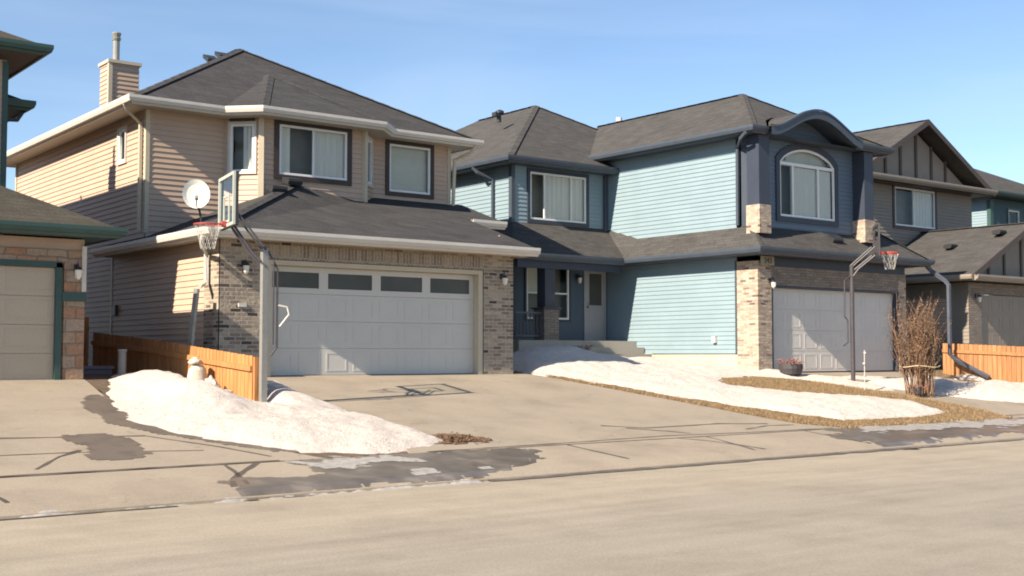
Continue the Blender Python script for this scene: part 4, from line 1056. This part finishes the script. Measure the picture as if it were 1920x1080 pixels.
# pent ledges below the gables
mb = MB()
sweep(mb, [(32.5, 24.0, 7.55), (40.5, 24.0, 7.55)], GUT); sweep(mb, [(33.3, 20.45, 4.05), (40.3, 20.45, 4.05)], GUT)
mb.prism((0, 24.58, 0), (1, 0, 0), (0, -1, 0), [(32.5, 7.5), (40.5, 7.5), (40.5, 7.56), (32.5, 7.56)], .55)
split_build(mb, 'pent_ledge', M['taupegut'], H3)
mb = MB(); mb.box(33.8, 34.5, 21.0, 21.2, 1.2, 3.86); mb.box(34.5, 40, 21.0, 21.2, 3.52, 3.86); split_build(mb, 'stone_front', M['dstone'], H3)
garage_door(H3, (0, 21.0), X_, FR, 34.52, 39.4, 1.25, 3.5, 'doorbr', 4, 8, recess=-.12)
lamp(H3, 34.18, 21.0, 3.35)
vent(H3, 35.2, 22.5, 5.10, 0, .35, .25, .12); vent(H3, 35.9, 21.2, 5.5, 0, .35, .25, .12); vent(H3, 33.9, 26.2, 8.35, .3, .5, .3, .12)

# far teal house
H4 = thing('house', 'far teal house with small window at the right edge', 'house', (50, 32, 1.3), 'houses along the street')
mb = MB()
wall(mb, (46.8, 28), X_, FR, 6, 1.4, 8.2, [(1.35, 2.25, 7.05, 7.82)]); wall(mb, (52.8, 28), Y_, (1, 0), 8, 1.4, 8.2)
mb.build('siding', M['teal2'], H4, recalc=False)
mb = MB(); wall(mb, (46.8, 36), (0, -1), LF, 8, 1.4, 8.2); mb.build('siding', M['blue'], H4, recalc=False)  # sunlit side wall, its brightness put in with the paler blue siding
window(H4, (46.8, 28), X_, FR, 1.37, 2.23, 7.07, 7.80, .08, 'teal')
mb = MB(); mb.box(46.72, 46.95, 27.93, 28.1, 1.4, 8.1); split_build(mb, 'corner_trim', M['teal'], H4)
F, pa, pb = hip(46.0, 53.8, 27.4, 37, 8.4, .5)
F2, pc, pd = hip(41.8, 46.6, 30.5, 37, 8.2, .55)
roof(H4, F, 'shingleb', gutters=[[(46.0, 37, 8.4), (46.0, 27.4, 8.4), (53.8, 27.4, 8.4)]], gmat='teal', soffits=[([(46, 27.4), (53.8, 27.4), (53.8, 37), (46, 37)], 8.25)], smat='teal2')

# ================================================================== fences
def fence(name, label, x, y0, y1, topf, matn, hb=None, gap=.012, post_every=2.4, extra_end=True, panels=None):
    f = thing(name, label, 'fence', (x, y0, gz(x, y0)), 'cedar property line fences')
    mb = MB(); y = y0
    i = 0
    while y < y1 - .05:
        t = topf(y + .07); b = gz(x, y) - .02
        w_ = .14 if (i % 3) else .145
        mb.box(x - .011, x + .011, y, min(y1, y + w_ - gap), b, t - (.004 if i % 2 else 0))
        y += w_; i += 1
    mb.build('board_panel', M[matn], f)
    mb = MB(); y = y0
    while y < y1 - .3:
        ye = min(y1, y + post_every); t0, t1 = topf(y + .1), topf(ye - .1)
        for dzz in (.26,):
            for (a, b, c, d) in ((y, ye, t0 - dzz, t1 - dzz),):
                mb.prism((x - .05, 0, 0), (0, 1, 0), (1, 0, 0), [(a, c), (b, d), (b, d + .09), (a, c + .09)], .038)
        y = ye
    mb.build('rail', M[matn], f)
    y = y0
    while y <= y1 + .01:
        mb = MB(); mb.box(x + .012, x + .10, y - .045, y + .045, gz(x, y) - .1, topf(y + .05) - .02); mb.build('post', M[matn], f)
        y += post_every
    return f
fence('fence', 'orange cedar fence stepping down beside the left snow bank', 8.8, 18.42, 26.2, lambda y: 1.62 + .072 * min(y - 18.42, 4.1) + max(0, y - 22.5) * .055, 'wood', post_every=2.1)
fence('fence', 'pale cedar fence behind the bush at the right edge', 31.0, 15.6, 20.1, lambda y: 1.83 + .045 * (y - 17), 'wood2', post_every=2.4)
mb = MB(); mb.box(6.95, 8.75, 26.3, 26.33, 1.25, 2.9)
f = thing('gate', 'dark wooden gate in the shade between the left houses', 'gate', (7.8, 26.3, 1.3)); 
mb = MB()
for i in range(12): mb.box(6.97 + i * .148, 7.105 + i * .148, 26.3, 26.325, 1.3, 2.45)
mb.build('board_panel', M['wood'], f)
mb = MB(); mb.box(6.95, 8.75, 26.326, 26.37, 1.55, 1.65); mb.box(6.95, 8.75, 26.326, 26.37, 2.15, 2.25); mb.build('rail', M['wood'], f)

# ================================================================== basketball hoops
def net(mb, c, r, h):
    for k in range(12):
        for sgn in (1, -1):
            pts = []
            for i in range(6):
                t = i / 5; a = (k + sgn * t * 1.5) * math.pi / 6; rr = r * (1 - .5 * t ** .7)
                pts.append((c[0] + rr * math.cos(a), c[1] + rr * math.sin(a), c[2] - h * t))
            mb.tube(pts, .0035, 4, False)
def rim(mb, c, r):
    pts = [(c[0] + r * math.cos(i * math.pi / 12), c[1] + r * math.sin(i * math.pi / 12), c[2]) for i in range(25)]
    mb.tube(pts, .012, 6, False)

B1 = thing('basketball_hoop', 'clear backboard basketball hoop on grey pole by the snow and cedar fence', 'basketball hoop', (8.93, 18.3, .8), 'driveway basketball hoops')
mb = MB(); mb.box(8.88, 8.98, 18.25, 18.35, .7, 3.38); mb.build('pole', M['steel'], B1)
bx, by, bz = 8.42, 18.62, 4.16
mb = MB(); hw, hh = .54, .43
tb = Vector((.20, .98, 0)).normalized(); nb = Vector((-tb.y, tb.x, 0))
bc = Vector((bx, by, bz))
mb.ring(bc, tb, nb, [(-hw, -hh), (hw, -hh), (hw, hh), (-hw, hh)], [(-hw + .05, -hh + .05), (hw - .05, -hh + .05), (hw - .05, hh - .05), (-hw + .05, hh - .05)], .04)
mb.ring(bc + nb * .012, tb, nb, [(-.2, -.36), (.2, -.36), (.2, .10), (-.2, .10)], [(-.16, -.32), (.16, -.32), (.16, .06), (-.16, .06)], .02)
bb = mb.build('backboard', M['bbframe'], B1)
mb = MB(); mb.sheet(bc, tb, nb, [(-hw + .04, -hh + .04), (hw - .04, -hh + .04), (hw - .04, hh - .04), (-hw + .04, hh - .04)], .01); mb.build('board_panel', M['acrylic'], bb, recalc=False)
mb = MB(); mb.bar(bc, tb, nb, -hw - .012, -hw + .03, -hh, hh, -.045, .04); mb.bar(bc, tb, nb, hw - .03, hw + .012, -hh, hh, -.045, .04); mb.bar(bc, tb, nb, -hw, hw, -hh - .01, -hh + .03, -.045, .04); split_build(mb, 'back_frame', M['black'], bb)
mb = MB()
for dy in (-.10, .10):
    for dzz, zz in ((0, 3.34), (.26, 3.14)):
        pass
for dy in (-.06, .06):
    mb.tube([(8.93, 18.30 + dy, 3.36), (8.52, 18.58 + dy, 4.0)], .018, 6); mb.tube([(8.93, 18.30 + dy, 3.08), (8.75, 18.42 + dy, 3.30), (8.48, 18.60 + dy, 3.78)], .022, 6)
mb.tube([(8.98, 18.26, 3.34), (9.12, 18.2, 3.05), (9.12, 18.2, 1.75), (9.03, 18.24, 1.62)], .017, 6)
mb.tube([(9.05, 18.2, 3.2), (9.05, 18.2, 1.8)], .014, 6)
mb.build('arm', M['darkpole'], B1)
mb = MB(); mb.tube([(9.13, 18.18, 2.45), (9.27, 18.14, 2.42), (9.3, 18.13, 2.3), (9.15, 18.17, 2.1)], .016, 6); mb.build('handle', M['white'], B1)
mb = MB(); rc = bc + nb * .32 + Vector((0, 0, -.40)); rim(mb, rc, .225); mb.tube([bc + Vector((0, 0, -.40)), bc + nb * .1 + Vector((0, 0, -.40))], .03, 6); mb.obox(bc + nb * .06 + Vector((0, 0, -.38)), nb, tb, (0, 0, 1), .05, .09, .04); mb.build('rim', M['red'], B1)
mb = MB(); net(mb, rc, .22, .4); mb.build('net', M['net'], B1)

B2 = thing('basketball_hoop', 'dark pole basketball hoop with red rim before the blue house garage', 'basketball hoop', (25.5, 19.1, 1.0), 'driveway basketball hoops')
mb = MB(); mb.tube([(25.52, 19.1, .9), (25.52, 19.1, 3.9)], .055, 12); mb.build('pole', M['darkpole'], B2)
bc = Vector((25.92, 18.66, 4.50)); tb = Vector((.72, .69, 0)).normalized(); nb = Vector((tb.y, -tb.x, 0))
mb = MB(); mb.ring(bc, tb, nb, [(-.5, -.40), (.5, -.40), (.5, .40), (-.5, .40)], [(-.44, -.34), (.44, -.34), (.44, .34), (-.44, .34)], .04)
mb.ring(bc, tb, nb, [(-.2, -.33), (.2, -.33), (.2, .1), (-.2, .1)], [(-.165, -.295), (.165, -.295), (.165, .065), (-.165, .065)], .05)
bb = mb.build('backboard', M['darkpole'], B2)
mb = MB(); mb.sheet(bc, tb, nb, [(-.45, -.35), (.45, -.35), (.45, .35), (-.45, .35)], .012); mb.build('board_panel', M['acrylic'], bb, recalc=False)
mb = MB()
for dy in (-.05, .05):
    mb.tube([(25.52, 19.1 + dy, 3.88), (25.88, 18.7 + dy, 4.36)], .02, 6); mb.tube([(25.52, 19.1 + dy, 3.62), (25.6, 19.0 + dy, 3.80), (25.88, 18.7 + dy, 4.14)], .024, 6)
mb.tube([(25.52, 19.1, 3.66), (25.28, 19.14, 3.5), (25.26, 19.14, 2.6), (25.36, 19.12, 2.5), (25.36, 19.12, 1.95), (25.2, 19.14, 1.86)], .018, 6)
mb.build('arm', M['darkpole'], B2)
mb = MB(); rc = bc + nb * .34 + Vector((0, 0, -.32)); rim(mb, rc, .225); rim(mb, rc + Vector((0, 0, .025)), .225); mb.obox(bc + nb * .08 + Vector((0, 0, -.31)), nb, tb, (0, 0, 1), .06, .09, .035); mb.build('rim', M['red'], B2)
mb = MB(); net(mb, rc, .22, .4); mb.build('net', M['net'], B2)

# ================================================================== bush bundled with string
SB = thing('bush', 'bare brown bush tied up with string on the right lawn', 'bush', (25.62, 17.25, .68))
mb = MB(); ml = MB(); random.seed(21)
cx, cy = 25.62, 17.25
def stem(p, d, L, r, depth):
    pts = [Vector(p)]; dd = Vector(d).normalized(); k = 6
    for i in range(k):
        dd = (dd + Vector((random.uniform(-.10, .10), random.uniform(-.10, .10), random.uniform(-.01, .06)))).normalized()
        pts.append(pts[-1] + dd * L / k)
    mb.tube(pts, [r * (1 - .75 * i / k) for i in range(k + 1)], 4, False)
    for i in range(2, k + 1):
        for _ in range(2 if depth else 3):
            if depth: 
                a = random.uniform(0, 6.28); nd_ = dd + Vector((math.cos(a) * .55, math.sin(a) * .55, .1))
                stem(pts[i], nd_, L * random.uniform(.16, .34), r * .45, depth - 1)
            elif random.random() < .3:
                a = random.uniform(0, 6.28); s_ = random.uniform(.012, .026); q = pts[i] + Vector((random.uniform(-.03, .03),) * 3)
                u_ = Vector((math.cos(a), math.sin(a), random.uniform(-.6, .6))) * s_; v_ = Vector((-math.sin(a), math.cos(a), random.uniform(-1, 1))) * s_
                ml.face([q - u_, q + v_, q + u_, q - v_])
for i in range(72):
    a = random.uniform(0, 6.28); r0 = .34 * math.sqrt(random.random()); fl = random.uniform(.02, .22)
    b = (cx + r0 * math.cos(a), cy + r0 * math.sin(a), gz(cx, cy))
    stem(b, (math.cos(a) * fl * r0 / .34 + random.uniform(-.05, .05), math.sin(a) * fl * r0 / .34, 1), random.uniform(1.2, 1.98), random.uniform(.009, .017), 1)
mb.build('stem', M['twig'], SB, recalc=False); ml.build('dry_leaves', M['twigl'], SB, recalc=False)
mb = MB(); mb.tube([(cx + .47 * math.cos(t * math.pi / 12), cy + .47 * math.sin(t * math.pi / 12), 1.36 + .02 * math.sin(t)) for t in range(25)], .012, 5, False); mb.build('string', M['string'], SB)

# ================================================================== planters, stones, small things
def planter(x, y, z, r, h, label, matn='pot', wild=.17, n=40):
    p = thing('planter', label, 'planter', (x, y, z), 'outdoor planters')
    mb = MB(); mb.tube([(x, y, z), (x, y, z + h * .55), (x, y, z + h), (x, y, z + h - .03)], [r * .85, r, r * .98, r * .8], 16); mb.build('pot', M[matn], p)
    mb = MB()
    for i in range(n):
        a = random.uniform(0, 6.28); q = r * .85 * math.sqrt(random.random()); lx = random.uniform(-.12, .12)
        b = Vector((x + q * math.cos(a), y + q * math.sin(a), z + h - .04)); t = b + Vector((math.cos(a) * .1 + lx, math.sin(a) * .1, random.uniform(.06, wild)))
        mb.tube([b, (b + t) / 2 + Vector((0, 0, .02)), t], [.008, .007, .004], 4, False)
        mb.blob(t, (.022, .022, .018), i, .4, 1)
    mb.build('dried_plant', M['dried'], p, recalc=False)
planter(24.15, 19.95, 1.15, .30, .26, 'dark round planter of dried stems before the blue garage')
planter(20.85, 24.2, 1.55, .24, .2, 'reddish dried plant in a pot beside the porch steps')
planter(25.15, 17.0, .72, .10, .14, 'small dark pot of dried stems at the foot of the tied bush', 'pot', .1, 14)

ST = thing('stone_ornament', 'pale round topped stone ornament standing against the cedar fence', 'ornament', (8.5, 19.95, 1.1))
mb = MB(); c0 = Vector((8.5, 19.95, 1.08))
mb.tube([c0, c0 + Vector((0, 0, .12)), c0 + Vector((0, 0, .30)), c0 + Vector((0, 0, .38))], [.17, .18, .15, .10], 14); mb.build('body', M['rock'], ST, smooth=True)
mb = MB(); mb.blob(c0 + Vector((-.02, 0.03, .43)), (.14, .16, .06), 3, .5); mb.blob(c0 + Vector((0.0, .09, .47)), (.07, .08, .05), 5, .4); mb.build('head', M['rock'], ST, smooth=True)
rocks = [(8.5, 19.38, .10, .13, 'rock', 'pale round stone right of the stone ornament'), (8.47, 19.15, .08, .11, 'rock', 'pale pointed stone, middle of the row by the fence'), (8.45, 19.27, .06, .06, 'rockd', 'small brown stone between the two pale stones'),
         (8.42, 18.95, .07, .05, 'rockd', 'flat brown stone nearest the fence end'), (8.48, 18.75, .10, .04, 'rock', 'flat pale slab by the fence end')]
for i, (x, y, r, h, mm, lb) in enumerate(rocks):
    mb = MB(); mb.blob((x, y, gz(x, y) + .16 + h * .3), (r, r * 1.1, h), i + 10, .5)
    o = mb.build('stone', M[mm]); tag(o, lb, 'stone', 'stones along the cedar fence')

mb = MB(); mb.box(7.35, 8.3, 23.6, 24.1, 1.0, 1.36); mb.box(7.32, 8.33, 23.57, 24.13, 1.363, 1.42); o = mb.build('storage_box', M['bin']); tag(o, 'low blue grey storage box on the ground between the left houses', 'box')
mb = MB(); mb.tube([(8.1, 22.5, .95), (8.1, 22.5, 1.70)], .075, 12); mb.tube([(8.1, 22.5, 1.70), (8.1, 22.5, 1.74)], .09, 12); o = mb.build('vent_pipe', M['pvc']); tag(o, 'upright white pipe stub in the shade behind the snow', 'pipe')
mb = MB(); mb.tube([(24.35, 17.9, .8), (24.36, 17.9, 1.75)], .012, 6)
for i, z in enumerate((1.15, 1.42, 1.68)): mb.blob((24.36 + .02 * (-1) ** i, 17.9, z), (.045, .03, .04), i, .4, 1)
o = mb.build('plant_stake', M['net']); tag(o, 'thin pale dried stalk standing in snow left of the bush', 'plant')
# leaf litter and grit around the snow tip
mb = MB()
for i in range(420):
    x = random.gauss(10.55, .22); y = random.gauss(15.1, .14); z = gz(x, y) + .045; a = random.uniform(0, 6.28); s_ = random.uniform(.012, .035)
    mb.face([(x - s_ * math.cos(a), y - s_ * math.sin(a), z), (x + s_ * .5, y - s_ * .6, z + random.uniform(0, .03)), (x + s_ * math.cos(a), y + s_ * math.sin(a), z + .006)])
tag(mb.build('leaf_litter', M['leaf'], recalc=False), 'brown leaf litter at the tip of the left snow bank', 'leaves', kind='stuff')
# ================================================================== light, sky, camera
L = Vector((1, .16, -.69)).normalized()
sd = bpy.data.lights.new('sun', 'SUN'); sd.energy = 5.0; sd.angle = R(.53); sd.color = (1, .86, .69)
so = bpy.data.objects.new('sun', sd); COL.objects.link(so); so.rotation_euler = L.to_track_quat('-Z', 'Y').to_euler()
w = bpy.data.worlds.new('World'); S.world = w; w.use_nodes = True; nt = w.node_tree
bg = nt.nodes['Background']; sk = nt.nodes.new('ShaderNodeTexSky'); sk.sky_type = 'NISHITA'; sk.sun_disc = False
sk.sun_elevation = math.asin(-L.z); sk.sun_rotation = math.atan2(-L.x, -L.y); sk.altitude = 1000; sk.air_density = 1.0; sk.dust_density = .4; sk.ozone_density = 2.3
# thin high cirrus, laid out by sky direction
tc = nt.nodes.new('ShaderNodeTexCoord'); mp = nt.nodes.new('ShaderNodeMapping'); mp.inputs['Scale'].default_value = (1.2, 1.2, 7)
nz = nt.nodes.new('ShaderNodeTexNoise'); nz.inputs['Scale'].default_value = 2.4; nz.inputs['Detail'].default_value = 5; nz.inputs['Distortion'].default_value = .5
nt.links.new(tc.outputs['Generated'], mp.inputs[0]); nt.links.new(mp.outputs[0], nz.inputs['Vector'])
cr = nt.nodes.new('ShaderNodeValToRGB'); cr.color_ramp.elements[0].position = .45; cr.color_ramp.elements[0].color = (0, 0, 0, 1); cr.color_ramp.elements[1].position = .85; cr.color_ramp.elements[1].color = (.35, .35, .35, 1)
nt.links.new(nz.outputs[0], cr.inputs[0])
mx = nt.nodes.new('ShaderNodeMixRGB'); mx.inputs[2].default_value = (4.0, 5.0, 6.2, 1)
nt.links.new(cr.outputs[0], mx.inputs[0]); nt.links.new(sk.outputs[0], mx.inputs[1]); nt.links.new(mx.outputs[0], bg.inputs[0])
bg.inputs[1].default_value = .076

f = 2280.; th = R(37.55); p = math.atan(125 / f)
fw = Vector((math.sin(th) * math.cos(p), math.cos(th) * math.cos(p), math.sin(p)))
cam = bpy.data.cameras.new('camera'); co = bpy.data.objects.new('camera', cam); COL.objects.link(co)
co.location = (0, 0, 1.64); co.rotation_euler = fw.to_track_quat('-Z', 'Y').to_euler()
cam.sensor_width = 36; cam.lens = f / 1920 * 36; cam.clip_end = 2000
S.camera = co
S.view_settings.view_transform = 'Standard'; S.view_settings.look = 'None'; S.view_settings.gamma = 1; S.view_settings.exposure = 1.22
S.render.engine = 'CYCLES'; S.cycles.filter_width = 1.9
